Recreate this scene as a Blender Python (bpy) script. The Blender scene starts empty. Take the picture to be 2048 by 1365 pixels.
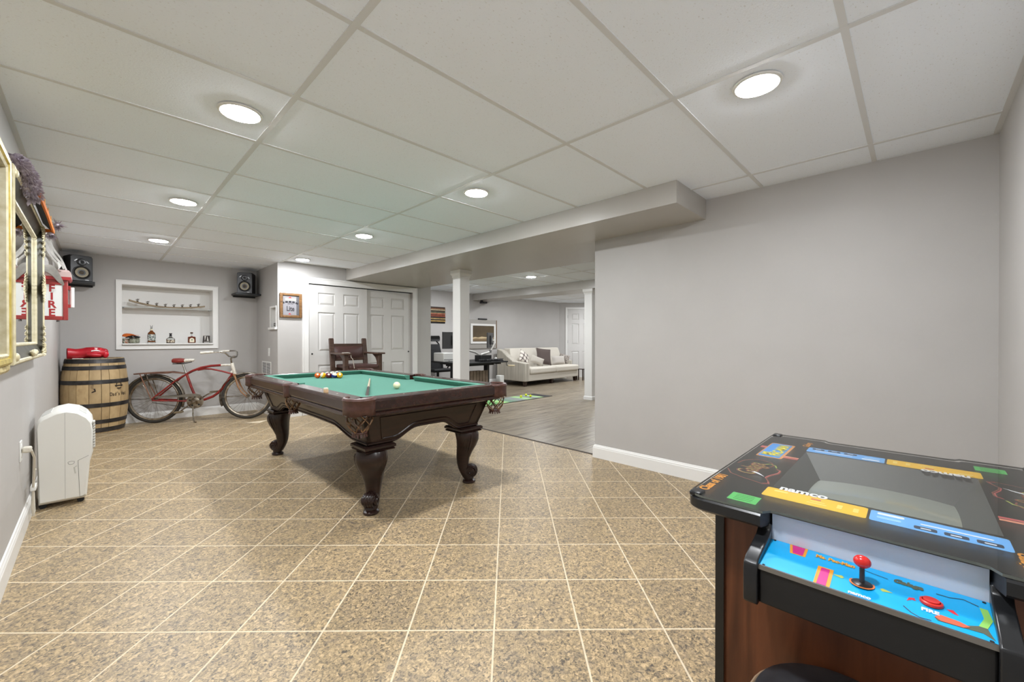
import bpy, bmesh, math, random
from mathutils import Vector, Matrix
random.seed(7)
PI = math.pi
C = bpy.context.scene.collection
SC = bpy.context.scene

# ------------------------------------------------------------------ camera, world, exposure
YAW, PITCH = 0.776738, -0.004332
HCAM, HC = 1.138, 2.238
cam = bpy.data.objects.new('camera', bpy.data.cameras.new('camera'))
C.objects.link(cam)
cam.data.sensor_width = 36.0
cam.data.lens = 36.0 * 819.2 / 2048.0
cam.data.clip_start = 0.02
cam.location = (0, 0, HCAM)
cam.rotation_euler = (PI / 2 + PITCH, 0, YAW - PI / 2)
SC.camera = cam
w = bpy.data.worlds.new('world'); SC.world = w
w.use_nodes = True
w.node_tree.nodes['Background'].inputs[0].default_value = (0.8, 0.85, 0.9, 1)
w.node_tree.nodes['Background'].inputs[1].default_value = 0.3
SC.view_settings.view_transform = 'Standard'
SC.view_settings.look = 'None'
SC.view_settings.gamma = 1
SC.view_settings.use_curve_mapping = False
SC.view_settings.exposure = 3.1
LAMP = 46.0           # strength of the ceiling lamps' lenses
LAMP_COL = (0.95, 0.976, 1.01)
try:
    SC.cycles.max_bounces = 16
    SC.cycles.diffuse_bounces = 10
    SC.cycles.sample_clamp_indirect = 8
    SC.cycles.transparent_max_bounces = 16
except Exception:
    pass

# ------------------------------------------------------------------ helpers
def lin(c):
    def f(v):
        v /= 255.0
        return v / 12.92 if v <= 0.04045 else ((v + 0.055) / 1.055) ** 2.4
    return tuple(f(v) for v in c) + (1.0,)

MATS = {}
def mat(name, col, rough=0.5, metal=0.0, spec=None, coat=0.0):
    if name in MATS: return MATS[name]
    m = bpy.data.materials.new(name); m.use_nodes = True
    b = m.node_tree.nodes['Principled BSDF']
    b.inputs['Base Color'].default_value = lin(col)
    b.inputs['Roughness'].default_value = rough
    b.inputs['Metallic'].default_value = metal
    if spec is not None: b.inputs['Specular IOR Level'].default_value = spec
    if coat: b.inputs['Coat Weight'].default_value = coat; b.inputs['Coat Roughness'].default_value = 0.1
    MATS[name] = m
    return m

def nodes_of(m):
    return m.node_tree.nodes, m.node_tree.links, m.node_tree.nodes['Principled BSDF']

def noise_mat(name, cols, scale=20.0, stretch=(1, 1, 1), rough=0.5, detail=6.0, bump=0.0, bscale=None, metal=0.0,
              coords='Object', rand=0.0, distortion=0.0, coat=0.0, tint=0.0):
    """colour ramp over stretched noise; cols = [(position, sRGB), ...]"""
    if name in MATS: return MATS[name]
    m = mat(name, cols[0][1], rough, metal, coat=coat)
    n, l, b = nodes_of(m)
    tc = n.new('ShaderNodeTexCoord'); mp = n.new('ShaderNodeMapping')
    mp.inputs['Scale'].default_value = stretch
    if rand:
        oi = n.new('ShaderNodeObjectInfo'); mu = n.new('ShaderNodeMath'); mu.operation = 'MULTIPLY'; mu.inputs[1].default_value = rand
        l.new(oi.outputs['Random'], mu.inputs[0]); va = n.new('ShaderNodeVectorMath'); va.operation = 'ADD'
        l.new(tc.outputs[coords], va.inputs[0]); l.new(mu.outputs[0], va.inputs[1]); l.new(va.outputs[0], mp.inputs[0])
    else:
        l.new(tc.outputs[coords], mp.inputs[0])
    nz = n.new('ShaderNodeTexNoise'); nz.inputs['Scale'].default_value = scale; nz.inputs['Detail'].default_value = detail
    nz.inputs['Distortion'].default_value = distortion
    l.new(mp.outputs[0], nz.inputs[0])
    cr = n.new('ShaderNodeValToRGB')
    e = cr.color_ramp.elements
    while len(e) < len(cols): e.new(0.5)
    for k, (p, c) in enumerate(cols):
        e[k].position = p; e[k].color = lin(c)
    l.new(nz.outputs[0], cr.inputs[0])
    out = cr.outputs[0]
    if tint:
        oi2 = n.new('ShaderNodeObjectInfo'); mr = n.new('ShaderNodeMapRange')
        mr.inputs['To Min'].default_value = 1 - tint; mr.inputs['To Max'].default_value = 1 + tint
        l.new(oi2.outputs['Random'], mr.inputs[0])
        hs = n.new('ShaderNodeHueSaturation'); l.new(mr.outputs[0], hs.inputs['Value']); l.new(out, hs.inputs['Color']); out = hs.outputs[0]
    l.new(out, b.inputs['Base Color'])
    if bump:
        bp = n.new('ShaderNodeBump'); bp.inputs['Strength'].default_value = bump; bp.inputs['Distance'].default_value = 0.004
        if bscale:
            n2 = n.new('ShaderNodeTexNoise'); n2.inputs['Scale'].default_value = bscale; n2.inputs['Detail'].default_value = 4
            l.new(mp.outputs[0], n2.inputs[0]); l.new(n2.outputs[0], bp.inputs['Height'])
        else:
            l.new(nz.outputs[0], bp.inputs['Height'])
        l.new(bp.outputs[0], b.inputs['Normal'])
    return m

def wloc(o):
    v = Vector((0, 0, 0))
    while o is not None:
        v += o.location; o = o.parent
    return v

def tag(o, label=None, cat=None, group=None, kind=None):
    if label: o['label'] = label
    if cat: o['category'] = cat
    if group: o['group'] = group
    if kind: o['kind'] = kind
    return o

def thing(name, label, cat, loc=(0, 0, 0), rotz=0.0, group=None):
    o = bpy.data.objects.new(name, None); C.objects.link(o)
    o.empty_display_size = 0.1
    o.location = loc; o.rotation_euler = (0, 0, rotz)
    return tag(o, label, cat, group)

class MB:
    def __init__(self): self.v = []; self.f = []
    def add(self, vs, fs):
        k = len(self.v); self.v += [tuple(p) for p in vs]; self.f += [tuple(i + k for i in f) for f in fs]; return self
    def box(self, x0, x1, y0, y1, z0, z1):
        vs = [(x0,y0,z0),(x1,y0,z0),(x1,y1,z0),(x0,y1,z0),(x0,y0,z1),(x1,y0,z1),(x1,y1,z1),(x0,y1,z1)]
        return self.add(vs, [(0,3,2,1),(4,5,6,7),(0,1,5,4),(1,2,6,5),(2,3,7,6),(3,0,4,7)])
    def obox(self, c, size, ax=None):
        """box about c with axes ax (3 vectors)"""
        ax = [Vector(a).normalized() for a in ax] if ax else [Vector((1,0,0)),Vector((0,1,0)),Vector((0,0,1))]
        c = Vector(c); s = [q / 2 for q in size]; vs = []
        for sz in (-1, 1):
            for sx, sy in ((-1,-1),(1,-1),(1,1),(-1,1)):
                vs.append(c + ax[0]*sx*s[0] + ax[1]*sy*s[1] + ax[2]*sz*s[2])
        return self.add(vs, [(0,3,2,1),(4,5,6,7),(0,1,5,4),(1,2,6,5),(2,3,7,6),(3,0,4,7)])
    def bar(self, p, q, wd, th, up=(0,0,1)):
        """rectangular bar from p to q"""
        p = Vector(p); q = Vector(q); d = (q - p); L = d.length; d.normalize(); up = Vector(up)
        s = d.cross(up)
        if s.length < 1e-5: s = d.cross(Vector((0,1,0)))
        s.normalize(); u = s.cross(d)
        return self.obox((p + q) / 2, (L, wd, th), (d, s, u))
    def prism(self, poly, axis, a0, a1):
        """poly in the plane normal to axis: x:(y,z) y:(x,z) z:(x,y)"""
        def P(p, a):
            return (a, p[0], p[1]) if axis == 'x' else ((p[0], a, p[1]) if axis == 'y' else (p[0], p[1], a))
        n = len(poly); vs = [P(p, a0) for p in poly] + [P(p, a1) for p in poly]
        fs = [tuple(range(n))[::-1], tuple(range(n, 2*n))] + [(i, (i+1) % n, n + (i+1) % n, n + i) for i in range(n)]
        return self.add(vs, fs)
    def loft(self, rings, caps=True, closed_path=False):
        n = len(rings[0]); vs = [p for r in rings for p in r]; fs = []
        m = len(rings)
        for i in range(m if closed_path else m - 1):
            j = (i + 1) % m
            for k in range(n):
                fs.append((i*n + k, i*n + (k+1) % n, j*n + (k+1) % n, j*n + k))
        if caps and not closed_path:
            fs.append(tuple(range(n))[::-1]); fs.append(tuple((m-1)*n + k for k in range(n)))
        return self.add(vs, fs)
    def sheet(self, rows):
        """open grid surface"""
        n = len(rows[0]); vs = [p for r in rows for p in r]
        return self.add(vs, [(i*n+k, i*n+k+1, (i+1)*n+k+1, (i+1)*n+k) for i in range(len(rows)-1) for k in range(n-1)])
    def tube(self, pts, r, seg=8, closed=False, caps=True, flat=1.0):
        pts = [Vector(p) for p in pts]; m = len(pts)
        rs = r if isinstance(r, (list, tuple)) else [r] * m
        rings = []; prev = None
        for i, p in enumerate(pts):
            a = pts[(i-1) % m] if (closed or i > 0) else p
            b = pts[(i+1) % m] if (closed or i < m-1) else p
            t = (b - a).normalized()
            if prev is None:
                u = Vector((0,0,1)) if abs(t.z) < 0.9 else Vector((1,0,0))
                u = (u - t * u.dot(t)).normalized()
            else:
                u = (prev - t * prev.dot(t)).normalized()
            prev = u; s = t.cross(u)
            rings.append([p + (u*math.cos(2*PI*k/seg) * flat + s*math.sin(2*PI*k/seg)) * rs[i] for k in range(seg)])
        return self.loft(rings, caps, closed)
    def lathe(self, prof, c=(0,0,0), axis=(0,0,1), seg=24, a0=0.0, a1=2*PI, caps=True):
        """prof = [(radius, height)]"""
        c = Vector(c); ax = Vector(axis).normalized()
        u = Vector((1,0,0)) if abs(ax.x) < 0.9 else Vector((0,1,0))
        u = (u - ax*u.dot(ax)).normalized(); s = ax.cross(u)
        full = abs(a1 - a0 - 2*PI) < 1e-6
        n = seg if full else seg + 1
        rings = [[c + ax*h + (u*math.cos(a0+(a1-a0)*k/seg) + s*math.sin(a0+(a1-a0)*k/seg))*max(r,1e-5) for k in range(n)] for r, h in prof]
        if full: return self.loft(rings, caps)
        return self.sheet(rings)
    def cyl(self, p, q, r, seg=16, r2=None):
        p = Vector(p); q = Vector(q)
        return self.lathe([(r, 0), (r if r2 is None else r2, (q-p).length)], p, q-p, seg)
    def sphere(self, c, r, seg=16, rings=10, sc=(1,1,1)):
        c = Vector(c); vs = [(0,0,1)]
        for i in range(1, rings):
            a = PI*i/rings
            for k in range(seg):
                b = 2*PI*k/seg; vs.append((math.sin(a)*math.cos(b), math.sin(a)*math.sin(b), math.cos(a)))
        vs.append((0,0,-1)); fs = []
        for k in range(seg): fs.append((0, 1+k, 1+(k+1)%seg))
        for i in range(rings-2):
            for k in range(seg):
                a = 1+i*seg; fs.append((a+k, a+seg+k, a+seg+(k+1)%seg, a+(k+1)%seg))
        a = 1+(rings-2)*seg
        for k in range(seg): fs.append((a+k, len(vs)-1, a+(k+1)%seg))
        return self.add([(c.x+p[0]*r*sc[0], c.y+p[1]*r*sc[1], c.z+p[2]*r*sc[2]) for p in vs], fs)
    def xform(self, M):
        self.v = [tuple(M @ Vector(p)) for p in self.v]; return self
    def mesh(self, name, off=None):
        me = bpy.data.meshes.new(name)
        vs = self.v if off is None else [(p[0]-off[0], p[1]-off[1], p[2]-off[2]) for p in self.v]
        me.from_pydata(vs, [], self.f); me.update(); return me
    def build(self, name, m, parent=None, bevel=0.0, smooth=False, local=False, subsurf=0, at=None, segs=2):
        """world-space verts by default (parents unrotated); local=True keeps verts relative to the parent"""
        off = None
        if parent is not None and not local: off = wloc(parent)
        if at is not None: off = Vector(at)
        me = self.mesh(name, off)
        bm = bmesh.new(); bm.from_mesh(me); bmesh.ops.recalc_face_normals(bm, faces=bm.faces); bm.to_mesh(me); bm.free()
        o = bpy.data.objects.new(name, me); C.objects.link(o)
        if m is not None:
            for q in (m if isinstance(m, list) else [m]): me.materials.append(q)
        if parent is not None: o.parent = parent
        if at is not None: o.location = Vector(at) - (wloc(parent) if parent is not None else Vector((0,0,0)))
        if smooth:
            for p in me.polygons: p.use_smooth = True
            me.set_sharp_from_angle(angle=math.radians(38))
        if subsurf:
            s = o.modifiers.new('sub', 'SUBSURF'); s.levels = subsurf; s.render_levels = subsurf
        if bevel:
            bv = o.modifiers.new('bev', 'BEVEL'); bv.width = bevel; bv.segments = segs; bv.limit_method = 'ANGLE'
            if segs > 1:
                for p in me.polygons: p.use_smooth = True
                me.set_sharp_from_angle(angle=math.radians(30)); bv.harden_normals = False
        return o

def struct(mb, name, m, **k):
    return tag(mb.build(name, m, **k), kind='structure')

def text(s, size, loc, xa, up, m, parent, name='lettering', extrude=0.0004, bold=0.0, align='CENTER', local=False, shear=0.0, sx=1.0):
    cu = bpy.data.curves.new(name, 'FONT'); cu.body = s; cu.size = size; cu.extrude = extrude; cu.offset = bold
    cu.align_x = align; cu.align_y = 'CENTER'; cu.shear = shear; cu.resolution_u = 3
    tmp = bpy.data.objects.new('tmp', cu)
    me = bpy.data.meshes.new_from_object(tmp); bpy.data.objects.remove(tmp); bpy.data.curves.remove(cu)
    me.name = name; me.materials.clear(); me.materials.append(m)
    o = bpy.data.objects.new(name, me); C.objects.link(o)
    xa = Vector(xa).normalized(); up = Vector(up).normalized(); z = xa.cross(up)
    M = Matrix((xa, up, z)).transposed().to_4x4()
    o.parent = parent
    l = Vector(loc)
    if parent is not None and not local: l = l - wloc(parent)
    o.rotation_euler = M.to_euler(); o.location = l; o.scale = (sx, 1, 1)
    return o

def arc(c, r, a0, a1, n, plane='xy', z=0):
    out = []
    for k in range(n + 1):
        a = a0 + (a1 - a0) * k / n
        out.append((c[0] + r*math.cos(a), c[1] + r*math.sin(a)))
    return out

def rrect(x0, x1, y0, y1, r, n=4):
    return (arc((x1-r, y0+r), r, -PI/2, 0, n) + arc((x1-r, y1-r), r, 0, PI/2, n)
            + arc((x0+r, y1-r), r, PI/2, PI, n) + arc((x0+r, y0+r), r, PI, 1.5*PI, n))

def clip_poly(poly, a, b, c):
    """keep a*x+b*y <= c"""
    out = []
    for i in range(len(poly)):
        p, q = poly[i], poly[(i+1) % len(poly)]
        dp, dq = a*p[0]+b*p[1]-c, a*q[0]+b*q[1]-c
        if dp <= 0: out.append(p)
        if (dp < 0) != (dq < 0) and abs(dp-dq) > 1e-12:
            t = dp/(dp-dq); out.append((p[0]+(q[0]-p[0])*t, p[1]+(q[1]-p[1])*t))
    return out

def area(poly):
    return abs(sum(poly[i][0]*poly[(i+1)%len(poly)][1]-poly[(i+1)%len(poly)][0]*poly[i][1] for i in range(len(poly))))/2 if len(poly) > 2 else 0

def copy_tree(o, parent=None):
    c = o.copy(); C.objects.link(c); c.parent = parent
    for ch in list(o.children): copy_tree(ch, c)
    return c

# ------------------------------------------------------------------ materials
def paint(name, col, rough=0.55):
    return noise_mat(name, [(0.3, tuple(int(v*0.985) for v in col)), (0.7, col)], scale=3, rough=rough, detail=2, bump=0.06, bscale=260)
M_WALL = paint('wall_paint_grey', (181, 178, 175))
M_SOFF = paint('soffit_paint_grey', (180, 176, 170), 0.32)
M_WHITE = mat('white_trim_paint', (229, 228, 225), 0.35)
M_DOOR = mat('white_door_paint', (208, 206, 203), 0.42)
M_BLACK = mat('black_plastic', (22, 22, 24), 0.42)
M_BLKM = mat('black_matte', (24, 24, 25), 0.6)
M_CHROME = mat('chrome', (200, 198, 192), 0.22, 1.0)
M_STEEL = mat('steel_grey', (150, 150, 150), 0.35, 1.0)
M_WPLAS = mat('white_plastic', (228, 228, 224), 0.4)

def ceiling_tile_mat():
    m = mat('ceiling_tile', (226, 224, 220), 0.9)
    n, l, b = nodes_of(m)
    tc = n.new('ShaderNodeTexCoord'); mp = n.new('ShaderNodeMapping'); mp.inputs['Scale'].default_value = (1, 1.6, 1)
    l.new(tc.outputs['Object'], mp.inputs[0])
    nz = n.new('ShaderNodeTexNoise'); nz.inputs['Scale'].default_value = 95; nz.inputs['Detail'].default_value = 3
    l.new(mp.outputs[0], nz.inputs[0])
    cr = n.new('ShaderNodeValToRGB'); cr.color_ramp.elements[0].position = 0.27; cr.color_ramp.elements[0].color = lin((218, 220, 222))
    cr.color_ramp.elements[1].position = 0.37; cr.color_ramp.elements[1].color = lin((241, 247, 255))
    l.new(nz.outputs[0], cr.inputs[0]); l.new(cr.outputs[0], b.inputs['Base Color'])
    n2 = n.new('ShaderNodeTexNoise'); n2.inputs['Scale'].default_value = 120; n2.inputs['Detail'].default_value = 4
    l.new(mp.outputs[0], n2.inputs[0])
    bp = n.new('ShaderNodeBump'); bp.inputs['Strength'].default_value = 0.25; bp.inputs['Distance'].default_value = 0.003
    mx = n.new('ShaderNodeMath'); mx.operation = 'ADD'; l.new(cr.outputs[0], mx.inputs[0]); l.new(n2.outputs[0], mx.inputs[1])
    l.new(mx.outputs[0], bp.inputs['Height']); l.new(bp.outputs[0], b.inputs['Normal'])
    return m
M_CTILE = ceiling_tile_mat()
M_TEE = mat('ceiling_grid_paint', (216, 217, 217), 0.6)

def floor_tile_mat():
    m = mat('floor_tile_stone', (150, 128, 98), 0.42)
    n, l, b = nodes_of(m)
    tc = n.new('ShaderNodeTexCoord'); oi = n.new('ShaderNodeObjectInfo')
    mu = n.new('ShaderNodeMath'); mu.operation = 'MULTIPLY'; mu.inputs[1].default_value = 37.0
    l.new(oi.outputs['Random'], mu.inputs[0])
    va = n.new('ShaderNodeVectorMath'); va.operation = 'ADD'; l.new(tc.outputs['Object'], va.inputs[0]); l.new(mu.outputs[0], va.inputs[1])
    a = n.new('ShaderNodeTexNoise'); a.inputs['Scale'].default_value = 78; a.inputs['Detail'].default_value = 5; a.inputs['Roughness'].default_value = 0.6; a.inputs['Distortion'].default_value = 1.1
    l.new(va.outputs[0], a.inputs[0])
    ra = n.new('ShaderNodeValToRGB'); e = ra.color_ramp.elements
    e[0].position = 0.36; e[0].color = lin((84, 76, 68)); e[1].position = 0.66; e[1].color = lin((206, 179, 140))
    k = e.new(0.46); k.color = lin((146, 128, 99)); k = e.new(0.55); k.color = lin((174, 151, 114))
    l.new(a.outputs[0], ra.inputs[0])
    g = n.new('ShaderNodeTexNoise'); g.inputs['Scale'].default_value = 22; g.inputs['Detail'].default_value = 4; g.inputs['Distortion'].default_value = 1.0
    l.new(va.outputs[0], g.inputs[0])
    rg = n.new('ShaderNodeValToRGB'); rg.color_ramp.elements[0].position = 0.45; rg.color_ramp.elements[1].position = 0.68
    rg.color_ramp.elements[0].color = (0, 0, 0, 1); rg.color_ramp.elements[1].color = (0.42, 0.42, 0.42, 1)
    l.new(g.outputs[0], rg.inputs[0])
    mx = n.new('ShaderNodeMix'); mx.data_type = 'RGBA'; mx.inputs['B'].default_value = lin((118, 108, 96))
    l.new(rg.outputs[0], mx.inputs['Factor']); l.new(ra.outputs[0], mx.inputs['A'])
    hs = n.new('ShaderNodeHueSaturation'); mr = n.new('ShaderNodeMapRange'); mr.inputs['To Min'].default_value = 0.93; mr.inputs['To Max'].default_value = 1.06
    l.new(oi.outputs['Random'], mr.inputs[0]); l.new(mr.outputs[0], hs.inputs['Value']); l.new(mx.outputs['Result'], hs.inputs['Color'])
    l.new(hs.outputs[0], b.inputs['Base Color'])
    bp = n.new('ShaderNodeBump'); bp.inputs['Strength'].default_value = 0.12; bp.inputs['Distance'].default_value = 0.002
    l.new(a.outputs[0], bp.inputs['Height']); l.new(bp.outputs[0], b.inputs['Normal'])
    return m
M_TILE = floor_tile_mat()
M_GROUT = noise_mat('grout', [(0.3, (204, 188, 160)), (0.7, (222, 207, 180))], scale=30, rough=0.9)
M_PLANK = noise_mat('vinyl_plank', [(0.3, (78, 67, 53)), (0.45, (118, 106, 88)), (0.58, (146, 134, 114)), (0.75, (100, 88, 71))], scale=5.5, stretch=(0.4, 8, 1),
                    rough=0.34, detail=7, rand=23.0, distortion=0.6, tint=0.13, bump=0.05)
M_SUB = mat('dark_underlay', (70, 62, 54), 0.8)
M_MAHOG = noise_mat('dark_mahogany', [(0.3, (26, 14, 11)), (0.7, (46, 25, 19))], scale=6, stretch=(1, 1, 6), rough=0.32, detail=5)
M_MAHX = noise_mat('dark_mahogany_rail', [(0.3, (34, 19, 15)), (0.7, (58, 34, 27))], scale=8, stretch=(3, 3, 3), rough=0.24, detail=5, coat=0.2)
M_CLOTH = noise_mat('green_cloth', [(0.3, (70, 123, 106)), (0.7, (78, 131, 114))], scale=200, rough=0.95, detail=2, bump=0.1)
M_LEATH = noise_mat('brown_leather', [(0.3, (66, 40, 34)), (0.7, (86, 56, 49))], scale=40, rough=0.38, detail=4, bump=0.08)
M_NET = noise_mat('pocket_net', [(0.35, (66, 44, 32)), (0.65, (142, 108, 72))], scale=30, rough=0.6)

# ------------------------------------------------------------------ room shell
XL, YB, XR, YC, XG, YR, YF = -0.305, 7.58, 1.83, 6.50, 3.38, -0.32, 7.69
XT = 3.44                                   # tile / plank border
SOF0, SOF1, ZS = 2.82, 4.24, 2.084          # soffit one
BM0, BM1 = 6.45, 7.02                       # soffit two
YG = 2.20                                   # end of the grey partition
XE, YN = 11.6, 0.9                          # unseen ends of the far room

def tiled_floor():
    root = struct(MB().box(XL-0.1, XT, YR-0.1, YB+0.3, -0.05, -0.0006), 'floor', M_GROUT)
    T = 0.3334; G = 0.0070
    th = math.radians(45.005)
    d = Vector((math.cos(th), math.sin(th))); s = Vector((math.sin(th), -math.cos(th)))
    k = 1.138 / 1.0827
    o = Vector((1.03724*k, 1.11313*k))
    def prism_tile(poly, zc=0.0):
        m = MB(); n = len(poly)
        cx = sum(p[0] for p in poly)/n; cy = sum(p[1] for p in poly)/n
        ins = []
        for p in poly:
            v = Vector((p[0]-cx, p[1]-cy)); L = v.length; v *= (L-0.0012)/L if L > 0.004 else 1
            ins.append((v.x, v.y))
        vs = [(p[0]-cx, p[1]-cy, -0.006) for p in poly] + [(p[0]-cx, p[1]-cy, -0.0005) for p in poly] + [(q[0], q[1], 0.0) for q in ins]
        fs = [(i, (i+1)%n, n+(i+1)%n, n+i) for i in range(n)] + [(n+i, n+(i+1)%n, 2*n+(i+1)%n, 2*n+i) for i in range(n)] + [tuple(range(2*n, 3*n))]
        m.add(vs, fs)
        return m, (cx, cy)
    tiles = []
    for i in range(-26, 27):
        for j in range(-12, 28):
            c = o + d*(j+0.5)*T + s*(i+0.5)*T
            h = (T-G)/2
            poly = [tuple(c + d*a*h + s*b*h) for a, b in ((-1,1),(1,1),(1,-1),(-1,-1))]
            full = True; pieces = [poly]
            A0 = area(poly)
            p = poly
            for a, b, q in ((-1,0,-XL-0.0), (0,-1,-YR), (1,0,XT-0.012), (0,1,YB)):
                p = clip_poly(p, a, b, q)
                if len(p) < 3: break
            if len(p) < 3: continue
            if c.y > YC - 0.4 and c.x > XR - 0.4:        # the corner behind the return wall
                lo = clip_poly(p, 0, 1, YC); hi = clip_poly(clip_poly(p, 0, -1, -YC), 1, 0, XR)
                if area(lo) >= area(hi): p = lo
                else: p = hi
            if area(p) < 0.0012: continue
            tiles.append(((c.length), p, area(p) > A0*0.995, c))
    tiles.sort(key=lambda t: t[0])
    full_me = None; rest = MB()
    for n, (dist, p, full, c) in enumerate(tiles):
        if n >= 300:
            m, cc = prism_tile(p); rest.add([(v[0]+cc[0], v[1]+cc[1], v[2]) for v in m.v], m.f); continue
        if full and full_me is not None:
            ob = bpy.data.objects.new('tile', full_me); C.objects.link(ob); ob.parent = root; ob.location = (c.x, c.y, 0)
        else:
            m, cc = prism_tile(p)
            ob = m.build('tile', M_TILE, root, local=True); ob.location = (cc[0], cc[1], 0)
            if full: full_me = ob.data
    if rest.v: tag(rest.build('tile', M_TILE, root, local=True), kind='stuff')
    return root
tiled_floor()

def plank_floor():
    root = struct(MB().box(XT, XE+0.1, YN-0.1, YF+0.1, -0.05, -0.002), 'floor_wood', M_SUB)
    wd = 0.18; ln = 1.22; g = 0.0016
    r = random.Random(3); y = 1.75; row = 0
    me = {}
    while y < YF:
        x = XT + 0.02 - r.random()*ln
        while x < 11.2:
            a, b = max(x, XT+0.02), min(x+ln, 11.2)
            y0, y1 = y, min(y+wd, YF)
            if b - a > 0.05 and not (b < 4.4 and y1 > YC+0.02):
                key = (round(b-a, 3), round(y1-y0, 3))
                if key not in me:
                    m = MB(); hx, hy = (b-a)/2-g/2, (y1-y0)/2-g/2; e = 0.0012
                    vs = [(-hx,-hy,-0.005),(hx,-hy,-0.005),(hx,hy,-0.005),(-hx,hy,-0.005),(-hx,-hy,-e),(hx,-hy,-e),(hx,hy,-e),(-hx,hy,-e),
                          (-hx+e,-hy+e,0),(hx-e,-hy+e,0),(hx-e,hy-e,0),(-hx+e,hy-e,0)]
                    m.add(vs, [(0,1,5,4),(1,2,6,5),(2,3,7,6),(3,0,4,7),(4,5,9,8),(5,6,10,9),(6,7,11,10),(7,4,8,11),(8,9,10,11)])
                    ob = m.build('plank', M_PLANK, root, local=True); me[key] = ob.data
                else:
                    ob = bpy.data.objects.new('plank', me[key]); C.objects.link(ob); ob.parent = root
                ob.location = ((a+b)/2, (y0+y1)/2, 0)
            x += ln
        y += wd; row += 1
    return root
plank_floor()
struct(MB().prism([(XT-0.012, -0.004), (XT-0.012, 0.002), (XT-0.006, 0.006), (XT+0.012, 0.006), (XT+0.02, 0.002), (XT+0.02, -0.004)], 'y', YG, YC), 'trim_1', M_SUB)

# ceiling: slab, lay-in panels and grid
def ceiling(name, xs, ys, x0, x1, y0, y1, hole=None):
    root = struct(MB().box(x0, x1, y0, y1, HC+0.03, HC+0.08), name, M_CTILE)
    gx = [x0] + [x for x in xs if x0+0.02 < x < x1-0.02] + [x1]
    gy = [y0] + [y for y in ys if y0+0.02 < y < y1-0.02] + [y1]
    for i in range(len(gx)-1):
        for j in range(len(gy)-1):
            cx, cy = (gx[i]+gx[i+1])/2, (gy[j]+gy[j+1])/2
            if hole and hole(cx, cy): continue
            MB().box(gx[i]+0.002, gx[i+1]-0.002, gy[j]+0.002, gy[j+1]-0.002, HC+0.003, HC+0.018).build('ceiling_panel', M_CTILE, root)
    for x in gx[1:-1]:
        MB().box(x-0.0125, x+0.0125, y0, y1, HC-0.0012, HC+0.003).build('main_tee', M_TEE, root)
    for i in range(len(gx)-1):
        for y in gy[1:-1]:
            if hole and hole((gx[i]+gx[i+1])/2, y): continue
            MB().box(gx[i]+0.0125, gx[i+1]-0.0125, y-0.0115, y+0.0115, HC-0.0006, HC+0.0032).build('cross_tee', M_TEE, root)
    for a, b, c, d in ((x0, x0+0.022, y0, y1), (x1-0.022, x1, y0, y1), (x0, x1, y0, y0+0.022), (x0, x1, y1-0.022, y1)):
        MB().box(a, b, c, d, HC-0.001, HC+0.002).build('wall_angle', M_TEE, root)
    return root
GX = [0.6408 + 1.2192*k for k in range(-1, 10)]
GY = [1.4000 + 0.6096*k for k in range(-4, 12)]
ceiling('ceiling', GX, GY, XL, XG+0.02, YR, YB, hole=lambda x, y: (x > XR and y > YC) )
ceiling('ceiling_far', GX, GY, 4.2, XE, YN, YF)

def wall(mb, name, m=M_WALL): return struct(mb, name, m)
ZT = HC + 0.05
wall(MB().box(XL-0.12, XL, YR-0.12, YB+0.4, -0.05, ZT), 'wall_left')
wall(MB().box(XL-0.12, XG+0.12, YR-0.12, YR, -0.05, ZT), 'wall_front')
NX0, NX1, NZ0, NZ1, ND = 0.247, 1.251, 1.052, 1.878, 0.24
wall(MB().box(XL, NX0, YB, YB+0.4, -0.05, ZT).box(NX1, XR+0.1, YB, YB+0.4, -0.05, ZT).box(NX0, NX1, YB, YB+0.4, -0.05, NZ0).box(NX0, NX1, YB, YB+0.4, NZ1, ZT), 'wall_back')
# return wall with a small niche (Y 6.56..6.82, Z 1.31..1.60)
SY0, SY1, SZ0, SZ1 = 6.545, 6.80, 1.31, 1.60
wall(MB().box(XR, XR+0.14, YC, SY0, -0.05, ZT).box(XR, XR+0.14, SY1, YB, -0.05, ZT).box(XR, XR+0.14, SY0, SY1, -0.05, SZ0).box(XR, XR+0.14, SY0, SY1, SZ1, ZT)
     .box(XR+0.13, XR+0.14, SY0, SY1, SZ0, SZ1), 'wall_return')
DX0, DX1, DZ = 2.248, 4.037, 2.0
wall(MB().box(XR+0.14, DX0, YC, YC+0.12, -0.05, ZT).box(DX1, 4.43, YC, YC+0.12, -0.05, ZT).box(DX0, DX1, YC, YC+0.12, DZ, ZT)
     .box(4.31, 4.43, YC+0.12, YF, -0.05, ZT).box(XR+0.14, 4.31, YF-0.02, YF, -0.05, ZT), 'wall_closet')
wall(MB().box(XG, XG+0.12, YR, YG, -0.05, ZT), 'wall_partition')
wall(MB().box(4.31, 10.2, YF, YF+0.12, -0.05, ZT), 'wall_far')
wall(MB().box(XG+0.12, XE, YN-0.12, YN, -0.05, ZT), 'wall_near_far_room')
wall(MB().box(XE, XE+0.12, YN, YF, -0.05, ZT), 'wall_end')
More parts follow.
